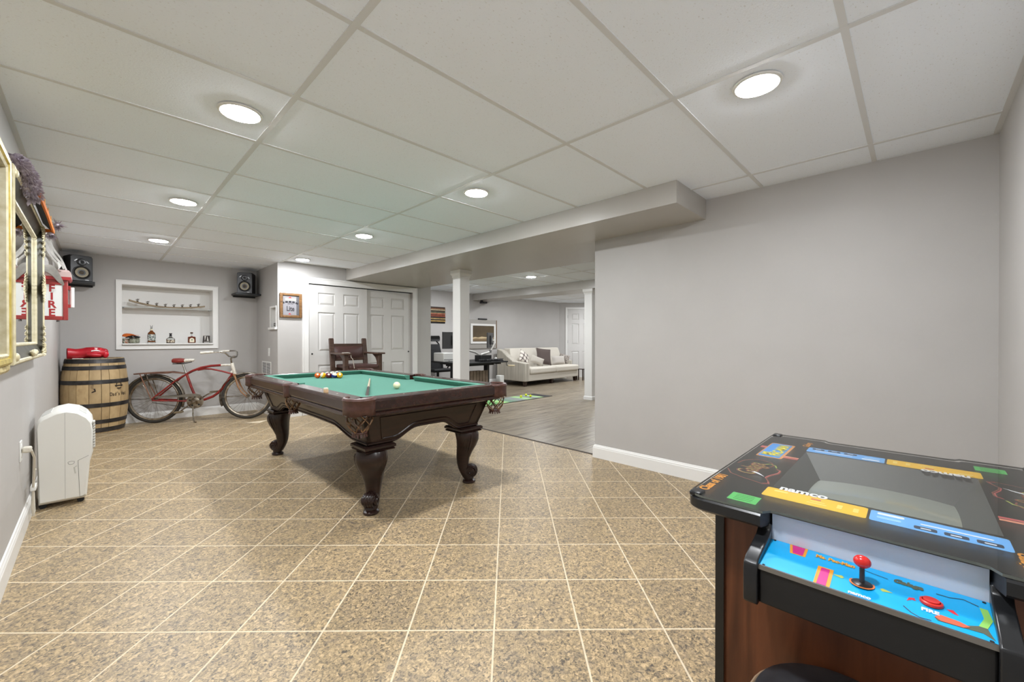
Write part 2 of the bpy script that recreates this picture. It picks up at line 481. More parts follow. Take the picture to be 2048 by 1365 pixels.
# diagonal wall with a door opening; u runs along the wall from its corner (9.87, 7.69)
DGO = Vector((9.87, YF, 0)); DGU = Vector((1, -1, 0)).normalized(); DGN = Vector((1, 1, 0)).normalized()
def dg(u, n, z): return DGO + DGU*u + DGN*n + Vector((0, 0, z))
def dgbox(mb, u0, u1, n0, n1, z0, z1):
    return mb.obox(dg((u0+u1)/2, (n0+n1)/2, (z0+z1)/2), (u1-u0, n1-n0, z1-z0), (DGU, DGN, (0, 0, 1)))
m = MB(); dgbox(m, 0, 0.25, 0, 0.12, -0.05, ZT); dgbox(m, 1.06, 2.6, 0, 0.12, -0.05, ZT); dgbox(m, 0.25, 1.06, 0, 0.12, 2.045, ZT)
wall(m, 'wall_diagonal')

struct(MB().box(SOF0, SOF1, 1.177, YC, ZS, HC+0.03), 'soffit', M_SOFF)
struct(MB().box(BM0, BM1, YN, YF, ZS, HC+0.03), 'soffit_far', M_SOFF)

# baseboards: profile (out, z)
BP = [(0, 0), (0.015, 0), (0.015, 0.092), (0.012, 0.100), (0.0125, 0.106), (0.008, 0.113), (0.006, 0.120), (0, 0.124)]
def base_x(name, x, y0, y1, sgn):
    struct(MB().prism([(x + sgn*o, z) for o, z in BP], 'y', y0, y1) if False else MB().loft([[(x+sgn*o, y, z) for o, z in BP] for y in (y0, y1)]), name, M_WHITE)
def base_y(name, y, x0, x1, sgn):
    struct(MB().loft([[(x, y+sgn*o, z) for o, z in BP] for x in (x0, x1)]), name, M_WHITE)
base_x('baseboard_left', XL, YR, YB, 1)
base_y('baseboard_back', YB, XL+0.015, XR-0.015, -1)
base_x('baseboard_return', XR, YC, YB-0.015, -1)
base_y('baseboard_closet', YC, XR-0.015, 2.15, -1)
# partition baseboard wraps the wall's end
struct(MB().loft([[(XG-o, YR, z) for o, z in BP], [(XG-o, YG+o, z) for o, z in BP], [(XG+0.12, YG+o, z) for o, z in BP]]), 'baseboard_partition', M_WHITE)
base_y('baseboard_far', YF, 4.45, 9.86, -1)
base_y('baseboard_front', YR, XL+0.015, XG-0.015, 1)
base_y('baseboard_closet_end', YC, 4.13, 4.43, -1)

# ------------------------------------------------------------------ closet doors and casings
def casing_y(name, x0, x1, zt, y, wd=0.09, z0=0.0):
    """door casing on a wall facing -Y"""
    m = MB(); t = 0.018
    m.box(x0-wd, x0, y-t, y, z0, zt+wd); m.box(x1, x1+wd, y-t, y, z0, zt+wd); m.box(x0, x1, y-t, y, zt, zt+wd)
    m.box(x0-wd, x0-wd+0.02, y-t-0.006, y-t, z0, zt+wd); m.box(x1+wd-0.02, x1+wd, y-t-0.006, y-t, z0, zt+wd); m.box(x0-wd+0.02, x1+wd-0.02, y-t-0.006, y-t, zt+wd-0.02, zt+wd)
    return struct(m, name, M_WHITE, bevel=0.003)
casing_y('trim_2', DX0, DX1, DZ-0.02, YC)

def panel_door(name, w_, h_, frame, m=M_DOOR, cols=2):
    """six-panel door; frame(u, n, z) maps door coordinates (u across, n into the wall) to the world"""
    def bx(mb, u0, u1, n0, n1, z0, z1):
        vs = [frame(u, n, z) for z in (z0, z1) for u, n in ((u0,n0),(u1,n0),(u1,n1),(u0,n1))]
        mb.add(vs, [(0,3,2,1),(4,5,6,7),(0,1,5,4),(1,2,6,5),(2,3,7,6),(3,0,4,7)])
    st = 0.115 * w_ / 0.76; mid = 0.11 * w_ / 0.76
    rows = [(0.21, 0.76), (0.97, 1.60), (1.71, 1.91)]
    rows = [(a*h_/2.03, b*h_/2.03) for a, b in rows]
    b = MB(); bx(b, 0, w_, 0.015, 0.035, 0, h_)
    bx(b, 0, st, 0, 0.015, 0, h_); bx(b, w_-st, w_, 0, 0.015, 0, h_); bx(b, w_/2-mid/2, w_/2+mid/2, 0, 0.015, 0, h_)
    zz = [0] + [q for r in rows for q in r] + [h_]
    for k in range(0, len(zz), 2):
        bx(b, st, w_/2-mid/2, 0, 0.015, zz[k], zz[k+1]); bx(b, w_/2+mid/2, w_-st, 0, 0.015, zz[k], zz[k+1])
    root = struct(b, name, m)
    for z0, z1 in rows:
        for u0, u1 in ((st, w_/2-mid/2), (w_/2+mid/2, w_-st)):
            p = MB(); e = 0.040; g = 0.010
            o4 = [(u0+g, z0+g), (u1-g, z0+g), (u1-g, z1-g), (u0+g, z1-g)]
            i4 = [(u0+e, z0+e), (u1-e, z0+e), (u1-e, z1-e), (u0+e, z1-e)]
            p.add([frame(u, 0.0149, z) for u, z in o4] + [frame(u, 0.002, z) for u, z in i4], [(0,1,5,4),(1,2,6,5),(2,3,7,6),(3,0,4,7),(4,5,6,7)])
            p.build('panel', m, root)
    return root
DW = 0.925
d1 = panel_door('door_1', DW, 1.955, lambda u, n, z: (DX0+0.004+u, YC+0.012+n, 0.012+z))
d2 = panel_door('door_2', DW, 1.955, lambda u, n, z: (DX1-0.004-DW+u, YC+0.050+n, 0.012+z))
MB().cyl((DX0+0.055, YC+0.0125, 0.915), (DX0+0.055, YC+0.008, 0.915), 0.013, 20).build('finger_pull', M_BLKM, d1)
MB().cyl((DX1-0.055, YC+0.0505, 0.915), (DX1-0.055, YC+0.046, 0.915), 0.013, 20).build('finger_pull', M_BLKM, d2)
struct(MB().box(DX0, DX1, YC+0.005, YC+0.1, DZ-0.025, DZ), 'door_track', M_BLKM)
# far door on the diagonal wall
m = MB()
for u0, u1, z1 in ((0.188, 0.25, 2.107), (1.06, 1.122, 2.107)): dgbox(m, u0, u1, -0.018, 0, 0, z1)
dgbox(m, 0.25, 1.06, -0.018, 0, 2.045, 2.107)
struct(m, 'trim_3', M_WHITE, bevel=0.003)
d3 = panel_door('door_3', 0.80, 2.03, lambda u, n, z: tuple(dg(0.255+u, 0.005+n, 0.012+z)))
for z in (0.28, 1.02, 1.78):
    b = MB(); dgbox(b, 0.246, 0.262, -0.006, 0.006, z, z+0.09); b.build('hinge', M_STEEL, d3)
b = MB(); b.sphere(dg(0.98, -0.045, 0.93), 0.028); b.cyl(dg(0.98, 0.005, 0.93), dg(0.98, -0.03, 0.93), 0.012); b.build('door_knob', M_STEEL, d3, smooth=True)

# ------------------------------------------------------------------ columns
def column(x, y, zt, half):
    root = struct(MB().box(x-half, x+half, y-half, y+half, 0, zt-0.09), 'column', M_WHITE, bevel=0.004)
    h = half
    rings = []
    for e, z in ((0.0, zt-0.1), (0.006, zt-0.095), (0.006, zt-0.082), (0.004, zt-0.078), (0.024, zt-0.045), (0.024, zt)):
        rings.append([(x-h-e, y-h-e, z), (x+h+e, y-h-e, z), (x+h+e, y+h+e, z), (x-h-e, y+h+e, z)])
    MB().loft(rings).build('capital', M_WHITE, root)
    rings = []
    for e, z in ((0.012, 0.0), (0.012, 0.055), (0.004, 0.066), (0.0, 0.07)):
        rings.append([(x-h-e, y-h-e, z), (x+h+e, y-h-e, z), (x+h+e, y+h+e, z), (x-h-e, y+h+e, z)])
    MB().loft(rings).build('base_trim', M_WHITE, root)
    return root
column(3.56, 4.49, ZS, 0.082)
column(6.57, 4.37, ZS, 0.085)

# ------------------------------------------------------------------ ceiling lamps
def emit_mat(name, col, s):
    m = bpy.data.materials.new(name); m.use_nodes = True
    b = m.node_tree.nodes['Principled BSDF']
    b.inputs['Base Color'].default_value = (0.9, 0.9, 0.9, 1)
    b.inputs['Emission Color'].default_value = (*col, 1); b.inputs['Emission Strength'].default_value = s
    return m
M_LENS = emit_mat('lamp_lens', LAMP_COL, LAMP)
def lamp(x, y, label):
    t = thing('ceiling_light', label, 'ceiling light', (x, y, HC), group='round ceiling lights')
    MB().lathe([(0.079, -0.004), (0.083, -0.008), (0.092, -0.006), (0.095, 0.0)], (x, y, HC-0.001), seg=32).build('trim_ring', M_WPLAS, t, smooth=True)
    MB().lathe([(0.0785, -0.004), (0.074, -0.010), (0.05, -0.0135), (0.0, -0.0145)], (x, y, HC-0.001), seg=24, caps=False).build('lens', M_LENS, t, smooth=True)
lamp(0.497, 2.335, 'round ceiling light that looks largest on the left, above the floor beside the mirrors')
lamp(0.497, 4.165, 'round ceiling light second from the camera in the row along the left wall')
lamp(0.497, 5.99, 'round ceiling light nearest the wall with the bottle niche')
lamp(2.005, 0.488, 'round ceiling light above the arcade table, in front of the grey wall')
lamp(2.005, 2.345, 'round ceiling light above the near end of the pool table')
lamp(2.005, 4.172, 'round ceiling light above the far end of the pool table, third from the closet')
lamp(2.005, 6.01, 'round ceiling light right in front of the closet wall')
lamp(0.497, 0.488, 'assumed ceiling light directly above the camera corner by the left wall')  # out of frame, assumed as the next lamp in the rows
lamp(5.372, 4.81, 'round ceiling light in the far room above the striped mat')
lamp(5.372, 2.98, 'assumed ceiling light in the far room hidden behind the grey wall')  # unseen lamp, assumed at the main room's row spacing
lamp(5.372, 6.64, 'assumed ceiling light in the far room above the black desk, hidden by the column')  # guessed lamp at the same spacing, placed where the column covers it
lamp(7.35, 6.30, 'added ceiling light hidden behind the far soffit, brightening the sofa wall')  # unseen lamp added to brighten the far wall by the sofa
lamp(7.35, 4.50, 'added ceiling light hidden behind the far soffit, brightening the room beyond the second column')  # extra lamp out of view, put in to lift the far room
lamp(9.5, 5.95, 'assumed ceiling light brightening the white six-panel door, unseen behind the grey wall')  # assumed lamp, kept out of view and set closer to brighten the door
lamp(10.3, 6.0, 'added ceiling light brightening the corner door, hidden by the grey wall')  # second lamp near the door, added unseen to brighten it
lamp(9.0, 3.60, 'added ceiling light brightening the far room, unseen far behind the grey wall')  # added fill light for the far room, never in view

# ------------------------------------------------------------------ bottle niche in the back wall
niche = struct(MB().box(NX0, NX1, YB+ND, YB+ND+0.01, NZ0, NZ1).box(NX0-0.0, NX0+0.006, YB, YB+ND, NZ0, NZ1).box(NX1-0.006, NX1, YB, YB+ND, NZ0, NZ1)
               .box(NX0, NX1, YB, YB+ND, NZ0, NZ0+0.01).box(NX0, NX1, YB, YB+ND, NZ1-0.006, NZ1), 'niche', M_WHITE)
m = MB()
for a, b, c, d in ((0.192, NX0+0.003, 1.0, 1.935), (NX1-0.003, 1.314, 1.0, 1.935), (NX0, NX1, NZ1-0.003, 1.935), (NX0, NX1, 1.0, NZ0+0.001)):
    m.box(a, b, YB-0.016, YB, c, d)
for a, b, c, d in ((0.192, 0.206, 1.0, 1.935), (1.300, 1.314, 1.0, 1.935), (0.206, 1.300, 1.921, 1.935), (0.206, 1.300, 1.0, 1.012)):
    m.box(a, b, YB-0.022, YB-0.016, c, d)
struct(m, 'trim_4', M_WHITE, bevel=0.002)
shelf = thing('niche_shelf', 'white ledge board at the bottom of the lit wall niche', 'shelf', (0.75, YB+0.1, 1.062))
MB().box(NX0+0.006, NX1-0.006, YB-0.045, YB+ND, 1.062, 1.082).build('board', M_WHITE, shelf, bevel=0.003)
LZ = 1.082
M_GLASS = mat('clear_glass', (235, 240, 238), 0.02)
_n, _l, _b = nodes_of(M_GLASS); _b.inputs['Transmission Weight'].default_value = 1.0; _b.inputs['IOR'].default_value = 1.45
M_PANE = bpy.data.materials.new('thin_glass'); M_PANE.use_nodes = True
_n = M_PANE.node_tree.nodes; _l = M_PANE.node_tree.links; _n.clear()
_o = _n.new('ShaderNodeOutputMaterial'); _t = _n.new('ShaderNodeBsdfTransparent'); _g = _n.new('ShaderNodeBsdfGlossy'); _x = _n.new('ShaderNodeMixShader'); _f = _n.new('ShaderNodeFresnel')
_f.inputs['IOR'].default_value = 1.5; _g.inputs['Roughness'].default_value = 0.015; _t.inputs['Color'].default_value = (0.95, 0.97, 0.96, 1)
_l.new(_f.outputs[0], _x.inputs[0]); _l.new(_t.outputs[0], _x.inputs[1]); _l.new(_g.outputs[0], _x.inputs[2]); _l.new(_x.outputs[0], _o.inputs[0])
M_GEDGE = mat('glass_edge', (186, 192, 188), 0.2)
GZ = 1.575
g = thing('glass_shelf', 'thin glass shelf across the upper niche, carrying the curved stave', 'shelf', (0.75, YB+0.1, GZ))
MB().add([(NX0+0.008, YB+0.035, GZ+0.004), (NX1-0.008, YB+0.035, GZ+0.004), (NX1-0.008, YB+ND-0.01, GZ+0.004), (NX0+0.008, YB+ND-0.01, GZ+0.004)], [(0, 1, 2, 3)]).build('pane', M_PANE, g)
MB().box(NX0+0.008, NX1-0.008, YB+0.032, YB+0.035, GZ, GZ+0.007).build('front_edge', M_GEDGE, g)
for x in (NX0+0.012, NX1-0.03):
    for y in (YB+0.06, YB+0.19):
        MB().box(x, x+0.018, y, y+0.01, GZ-0.008, GZ).build('shelf_pin', M_STEEL, g)

M_STAVE = noise_mat('stave_wood', [(0.3, (120, 104, 82)), (0.7, (164, 146, 118))], scale=8, stretch=(1, 6, 6), rough=0.6)
SVY = YB + 0.11
def stave_z(x):
    t = (x - 0.745)/0.42
    return GZ + 0.009 + 0.052*t*t + (0.028 if x < 0.745 else -0.012)*abs(t)**1.5
st = thing('barrel_stave', 'curved grey-brown barrel stave lying on the glass shelf', 'stave', (0.745, SVY, GZ+0.007))
rings = []
for k in range(17):
    x = 0.325 + 0.84*k/16; z = stave_z(x); h = 0.021; wd = 0.033 + 0.012*math.sin(PI*k/16)
    rings.append([(x, SVY-wd, z), (x, SVY+wd, z), (x, SVY+wd, z+h), (x, SVY-wd, z+h)])
MB().loft(rings).build('board', M_STAVE, st)
MB().box(0.735, 0.755, SVY-0.02, SVY+0.02, GZ+0.007, GZ+0.012).build('foot', M_STAVE, st)
M_PEWTER = mat('dark_pewter', (74, 64, 52), 0.4, 0.8)
names = ['first', 'second', 'third', 'fourth', 'fifth', 'sixth', 'seventh', 'eighth']
for k in range(8):
    x = 0.412 + 0.0955*k + (0.01 if k > 0 else 0); z = stave_z(x) + 0.020
    t = thing('horse_stopper', 'small dark horse-shaped bottle stopper, %s from the stave\'s high end' % names[k], 'bottle stopper', (x, SVY, z), group='horse stoppers in a row on the stave')
    MB().lathe([(0.011, 0), (0.012, 0.004), (0.010, 0.013), (0.012, 0.017), (0.011, 0.019)], (x, SVY, z), seg=12).build('cork_base', M_PEWTER, t)
    b = MB().tube([(x-0.014, SVY, z+0.030), (x-0.004, SVY, z+0.032), (x+0.006, SVY, z+0.032), (x+0.012, SVY, z+0.036), (x+0.017, SVY, z+0.041), (x+0.023, SVY, z+0.039)], [0.003, 0.0045, 0.0045, 0.0038, 0.003, 0.0016], 7)
    for dx, ex in ((-0.010, -0.017), (-0.007, -0.003), (0.006, 0.001), (0.008, 0.018)):
        b.tube([(x+dx, SVY, z+0.030), (x+(dx+ex)/2+0.001, SVY, z+0.024), (x+ex, SVY, z+0.018)], [0.002, 0.0015, 0.001], 5)
    b.tube([(x-0.014, SVY, z+0.031), (x-0.021, SVY, z+0.029)], [0.002, 0.001], 5)
    b.sphere((x+0.001, SVY, z+0.039), 0.0045, 8, 6)
    b.build('horse', M_PEWTER, t, smooth=True)

M_WHISK = mat('whiskey', (140, 74, 18), 0.05); _b = nodes_of(M_WHISK)[2]; _b.inputs['Transmission Weight'].default_value = 0.55
M_WHISR = mat('red_whiskey', (122, 56, 22), 0.06); _b = nodes_of(M_WHISR)[2]; _b.inputs['Transmission Weight'].default_value = 0.45
M_LABELT = noise_mat('label_teal_white', [(0.42, (70, 96, 96)), (0.5, (236, 236, 226)), (0.62, (40, 62, 70))], scale=38, rough=0.6, detail=2)
M_CREAM = mat('label_cream', (226, 220, 196), 0.6)
M_LBROWN = noise_mat('label_brown', [(0.4, (84, 60, 42)), (0.6, (206, 194, 172))], scale=60, rough=0.6, detail=1)
BY = YB + 0.05
def rb(name, x, y, prof, m, parent, sq=1.0, seg=24, smooth=True):
    """squashed lathe: depth scaled by sq"""
    mb = MB().lathe(prof, (0, 0, 0), seg=seg); mb.v = [(x+p[0], y+p[1]*sq, p[2]) for p in mb.v]
    return mb.build(name, m, parent, smooth=smooth)
# tall amber bottle with silver antler stopper
x = 0.553
t = thing('whiskey_bottle', 'tall amber whiskey bottle with teal and white label and forked silver stopper', 'bottle', (x, BY, LZ))
rb('glass_base', x, BY, [(0.041, LZ), (0.043, LZ+0.004), (0.043, LZ+0.018)], M_GLASS, t, 0.8)
rb('bottle_body', x, BY, [(0.042, LZ+0.016), (0.043, LZ+0.03), (0.043, LZ+0.12), (0.038, LZ+0.145), (0.022, LZ+0.162), (0.0155, LZ+0.172), (0.0145, LZ+0.18)], M_WHISK, t, 0.8)
rb('neck', x, BY, [(0.0145, LZ+0.179), (0.014, LZ+0.192), (0.017, LZ+0.194), (0.017, LZ+0.2)], M_CREAM, t)
mb = MB()
for sg in (-1, 1):
    mb.tube([(x+sg*0.004, BY, LZ+0.198), (x+sg*0.007, BY, LZ+0.215), (x+sg*0.006, BY, LZ+0.230), (x+sg*0.013, BY, LZ+0.252)], [0.006, 0.005, 0.005, 0.0025], 7)
mb.sphere((x, BY, LZ+0.204), 0.011, 10, 8)
mb.build('stopper', M_STEEL, t, smooth=True)
lb = MB().lathe([(0.0445, LZ+0.035), (0.0445, LZ+0.125)], (0, 0, 0), seg=16, a0=PI*1.12, a1=PI*1.98); lb.v = [(x+p[0], BY+p[1]*0.82, p[2]) for p in lb.v]
lb.build('label', M_LABELT, t)
# squat bottle with dark stopper
x = 0.76
t = thing('whiskey_bottle', 'squat clear bottle with brown label band and dark stacked stopper', 'bottle', (x, BY, LZ))
rb('bottle_body', x, BY, [(0.046, LZ), (0.049, LZ+0.004), (0.049, LZ+0.056), (0.044, LZ+0.066), (0.022, LZ+0.084), (0.013, LZ+0.092), (0.012, LZ+0.1)], M_GLASS, t, 0.75)
rb('whiskey', x, BY, [(0.043, LZ+0.004), (0.0455, LZ+0.01), (0.0455, LZ+0.045)], M_WHISR, t, 0.75)
lb = MB().lathe([(0.0505, LZ+0.01), (0.0505, LZ+0.046)], (0, 0, 0), seg=16, a0=PI*1.08, a1=PI*1.92); lb.v = [(x+p[0], BY+p[1]*0.77, p[2]) for p in lb.v]
lb.build('label', M_LBROWN, t)
rb('stopper', x, BY, [(0.012, LZ+0.098), (0.016, LZ+0.102), (0.016, LZ+0.112), (0.011, LZ+0.116), (0.011, LZ+0.124), (0.0165, LZ+0.128), (0.0165, LZ+0.142)], M_BLKM, t)
# square-shouldered amber bottle
x = 1.0
t = thing('whiskey_bottle', 'square-shouldered amber bottle with arched cream label and round stopper', 'bottle', (x, BY, LZ))
MB().prism(rrect(x-0.045, x+0.045, LZ, LZ+0.094, 0.014), 'y', BY-0.024, BY+0.024).build('bottle_body', M_WHISR, t, bevel=0.004)
rb('neck', x, BY, [(0.019, LZ+0.0945), (0.010, LZ+0.104), (0.009, LZ+0.13), (0.012, LZ+0.132), (0.012, LZ+0.138)], M_GLASS, t)
rb('stopper', x, BY, [(0.010, LZ+0.137), (0.017, LZ+0.143), (0.0175, LZ+0.155), (0.013, LZ+0.16)], mat('stopper_brown', (96, 70, 54), 0.4), t)
rb('wax_seal', x, BY-0.025, [(0.001, LZ+0.082), (0.011, LZ+0.086), (0.011, LZ+0.098), (0.001, LZ+0.102)], mat('wax_red', (112, 24, 20), 0.5), t, 0.4)
MB().prism([(x-0.028, LZ+0.012)] + [(x+0.028, LZ+0.012)] + arc((x, LZ+0.047), 0.028, 0, PI, 10), 'y', BY-0.0255, BY-0.024).build('label', M_CREAM, t)
MB().prism([(x-0.014, LZ+0.046), (x, LZ+0.036), (x+0.014, LZ+0.046), (x, LZ+0.058)], 'y', BY-0.0262, BY-0.0254).build('emblem', mat('label_green', (92, 112, 88), 0.6), t)
# etched dark glass
x = 1.175
t = thing('etched_glass', 'small dark etched glass block with pale spire shapes at the ledge\'s end', 'ornament', (x, BY, LZ))
MB().prism([(x-0.046, LZ), (x+0.042, LZ), (x+0.044, LZ+0.11), (x-0.038, LZ+0.11)], 'y', BY-0.02, BY+0.02).build('block', mat('smoky_glass', (58, 52, 48), 0.1), t, bevel=0.003)
MB().prism([(x-0.02, LZ+0.03), (x-0.004, LZ+0.105), (x-0.026, LZ+0.105)], 'y', BY-0.0212, BY-0.02).prism([(x+0.004, LZ+0.03), (x+0.028, LZ+0.03), (x+0.016, LZ+0.09), (x+0.012, LZ+0.1), (x+0.008, LZ+0.09)], 'y', BY-0.0212, BY-0.02).prism([(x-0.03, LZ+0.006), (x+0.034, LZ+0.006), (x+0.034, LZ+0.018), (x-0.03, LZ+0.018)], 'y', BY-0.0212, BY-0.02).build('etching', mat('etched_pale', (190, 186, 180), 0.5), t)
# jar with cap and sunglasses
x = 0.335
t = thing('glass_jar', 'clear glass jar of pale contents beside the tall amber bottle', 'jar', (x+0.04, BY, LZ))
rb('jar_body', x+0.04, BY, [(0.045, LZ), (0.054, LZ+0.006), (0.058, LZ+0.03), (0.057, LZ+0.06), (0.05, LZ+0.078)], M_GLASS, t)
rb('contents', x+0.04, BY, [(0.04, LZ+0.004), (0.05, LZ+0.01), (0.053, LZ+0.03), (0.051, LZ+0.062)], noise_mat('pale_crumbs', [(0.35, (170, 168, 140)), (0.6, (226, 226, 210))], scale=70, rough=0.8, bump=0.4), t)
t = thing('cap', 'bright orange cap resting over the glass jar in the niche', 'cap', (x, BY, LZ+0.075))
M_ORC = mat('orange_cloth', (196, 96, 28), 0.8)
MB().lathe([(0.001, 0.050), (0.03, 0.046), (0.052, 0.034), (0.062, 0.014), (0.064, -0.012), (0.060, -0.014)], (0, 0, 0), seg=24, caps=False).xform(Matrix.Translation((x-0.010, BY+0.008, LZ+0.094)) @ Matrix.Rotation(0.16, 4, 'Y') @ Matrix.Diagonal((1.12, 0.85, 0.8, 1))).build('crown', M_ORC, t, smooth=True)
MB().lathe([(0.0, 0.004), (0.05, 0.003), (0.052, -0.002), (0.0, -0.003)], (0, 0, 0), seg=24).xform(Matrix.Translation((x+0.038, BY-0.018, LZ+0.112)) @ Matrix.Rotation(0.10, 4, 'Y') @ Matrix.Diagonal((1.0, 0.75, 1, 1))).build('visor', M_ORC, t, smooth=True)
t = thing('sunglasses', 'black wraparound sunglasses pushed onto the orange cap', 'sunglasses', (x+0.04, BY-0.06, LZ+0.085))
MB().tube([(x-0.050, BY-0.044, LZ+0.078), (x-0.02, BY-0.058, LZ+0.088), (x+0.012, BY-0.066, LZ+0.088), (x+0.032, BY-0.064, LZ+0.091), (x+0.052, BY-0.066, LZ+0.087), (x+0.082, BY-0.052, LZ+0.084), (x+0.098, BY-0.03, LZ+0.086)], [0.005, 0.012, 0.017, 0.010, 0.017, 0.012, 0.005], 12, flat=1.0).build('lens', mat('gloss_black', (14, 14, 15), 0.08), t, smooth=True)
t = thing('coloured_glass', 'low jar of multicoloured glass bits tucked behind the cap', 'jar', (x-0.055, BY+0.03, LZ))
rb('jar_body', x-0.045, BY+0.01, [(0.03, LZ), (0.034, LZ+0.004), (0.034, LZ+0.06), (0.03, LZ+0.066)], noise_mat('colour_bits', [(0.35, (60, 90, 84)), (0.5, (180, 170, 150)), (0.65, (150, 84, 60))], scale=50, rough=0.2, detail=1), t)

# small niche in the return wall with a sill and folded papers
m = MB()
for a, b, c, d in ((SY0-0.018, SY0+0.004, SZ0-0.02, SZ1+0.024), (SY1-0.004, SY1+0.03, SZ0-0.02, SZ1+0.024), (SY0, SY1, SZ1-0.003, SZ1+0.024)):
    m.box(XR-0.014, XR, a, b, c, d)
m.box(XR-0.034, XR+0.02, SY0-0.03, SY1+0.045, SZ0-0.03, SZ0)
struct(m, 'trim_5', M_WHITE, bevel=0.002)
struct(MB().box(XR+0.001, XR+0.13, SY0, SY0+0.003, SZ0, SZ1).box(XR+0.001, XR+0.13, SY1-0.003, SY1, SZ0, SZ1).box(XR+0.126, XR+0.13, SY0, SY1, SZ0, SZ1), 'niche_small', M_WHITE)
M_SLATE = mat('grey_paper', (128, 126, 124), 0.6)
for k, (dz, lab) in enumerate(((0.0, 'lowest folded grey leaflet in the little wall niche'), (0.026, 'middle folded grey leaflet in the little wall niche'), (0.052, 'topmost folded grey leaflet in the little wall niche'))):
    t = tag(MB().loft([[(XR+0.02+0.03*i/1, SY0+0.02+0.21*q/8, SZ0+dz+0.004+0.014*math.sin(PI*q/8)+e) for q in range(9)] + [(XR+0.02+0.03*i, SY0+0.02+0.21*q/8, SZ0+dz+0.014*math.sin(PI*q/8)+e) for q in range(8, -1, -1)] for i, e in ((0, 0), (2.5, 0.0))]).build('leaflet', M_SLATE, None), lab, 'leaflet', 'leaflets in the little niche')

# vent, switch, outlet
t = thing('air_vent', 'white slotted air register low on the return wall', 'vent', (XR, 7.02, 0.69))
vy0, vy1, vz0, vz1 = 6.81, 7.27, 0.59, 0.80
MB().box(XR-0.006, XR, vy0, vy1, vz1-0.02, vz1).box(XR-0.006, XR, vy0, vy1, vz0, vz0+0.02).box(XR-0.006, XR, vy0, vy0+0.02, vz0+0.02, vz1-0.02).box(XR-0.006, XR, vy1-0.02, vy1, vz0+0.02, vz1-0.02).box(XR-0.006, XR, 7.035, 7.045, vz0+0.02, vz1-0.02).build('frame', M_WPLAS, t)
MB().box(XR-0.002, XR-0.0005, vy0+0.02, vy1-0.02, vz0+0.02, vz1-0.02).build('duct_opening', M_BLKM, t)
for k in range(9):
    z = vz0+0.028+k*0.0185
    MB().obox((XR-0.004, (vy0+vy1)/2, z), (0.007, vy1-vy0-0.04, 0.0075), ((1, 0, -0.5), (0, 1, 0), (0.5, 0, 1))).build('slat', M_WPLAS, t)
t = thing('light_switch', 'white wall plate with a toggle above the air register', 'switch', (XR, 6.91, 0.95))
MB().box(XR-0.006, XR, 6.87, 6.945, 0.885, 1.005).build('plate', M_WPLAS, t, bevel=0.002)
MB().box(XR-0.012, XR-0.006, 6.902, 6.913, 0.935, 0.955).build('toggle', M_WPLAS, t)
t = thing('wall_outlet', 'white outlet plate low on the left wall beside the dehumidifier', 'outlet', (XL, 3.66, 0.495))
MB().box(XL, XL+0.006, 3.62, 3.70, 0.437, 0.553).build('plate', M_WPLAS, t, bevel=0.002)
for z in (0.470, 0.52):
    MB().cyl((XL+0.006, 3.66, z), (XL+0.008, 3.66, z), 0.017, 14).build('socket', M_WPLAS, t)
    
# ------------------------------------------------------------------ framed beer mirror on the closet wall
t = thing('beer_mirror', 'oak-framed beer advertising mirror beside the closet doors', 'picture', (2.005, YC, 1.45))
fx0, fx1, fz0, fz1 = 1.853, 2.152, 1.452, 1.808
M_OAK = noise_mat('oak', [(0.3, (92, 64, 36)), (0.7, (134, 98, 60))], scale=9, stretch=(2, 2, 8), rough=0.4)
for a, b, c, d in ((fx0, fx0+0.04, fz0, fz1), (fx1-0.04, fx1, fz0, fz1), (fx0+0.04, fx1-0.04, fz1-0.036, fz1), (fx0+0.04, fx1-0.04, fz0, fz0+0.036)):
    MB().box(a, b, YC-0.026, YC-0.002, c, d).build('frame', M_OAK, t, bevel=0.006)
MB().box(fx0+0.03, fx1-0.03, YC-0.012, YC-0.003, fz0+0.03, fz1-0.03).build('mirror_glass', mat('silver_print', (112, 114, 118), 0.25, 0.4), t)
yy = YC-0.0125
MB().box(fx0+0.045, fx1-0.075, yy-0.0004, yy, fz0+0.04, fz1-0.045).build('print', mat('print_pale', (138, 136, 140), 0.4), t)
MB().box(fx1-0.068, fx1-0.045, yy-0.0004, yy, fz0+0.05, fz1-0.05).build('print', mat('print_dark', (92, 92, 96), 0.3), t)
MB().box(fx0+0.075, fx1-0.085, yy-0.001, yy-0.0004, fz1-0.105, fz1-0.075).build('banner', mat('print_cream', (190, 186, 150), 0.5), t)
mb = MB()
for k in range(5):
    a = PI/2 + (2-k)*0.2; cx, cz = 1.99, fz1-0.36
    mb.obox((cx+0.235*math.cos(a), yy-0.0008, cz+0.235*math.sin(a)), (0.036, 0.0008, 0.026), ((math.sin(a), 0, -math.cos(a)), (0, 1, 0), (math.cos(a), 0, math.sin(a))))
mb.build('arched_print', mat('print_black', (38, 36, 42), 0.5), t)
M_INK = mat('print_black', (38, 36, 42), 0.5)
text('SERVES', 0.04, (1.995, yy-0.001, fz0+0.205), (1, 0, 0), (0, 0, 1), M_INK, t, sx=0.62)
text('Lite', 0.1, (1.995, yy-0.001, fz0+0.128), (1, 0, 0), (0, 0, 1), M_INK, t, bold=0.002, sx=0.7)
M_RED = mat('print_red', (176, 44, 52), 0.5)
MB().prism([(1.99, fz1-0.05), (1.965, fz1-0.072), (2.015, fz1-0.072)], 'y', yy-0.0012, yy-0.0004).prism([(1.985, fz0+0.07), (1.965, fz0+0.048), (2.005, fz0+0.048)], 'y', yy-0.0012, yy-0.0004).build('emblem', M_RED, t)

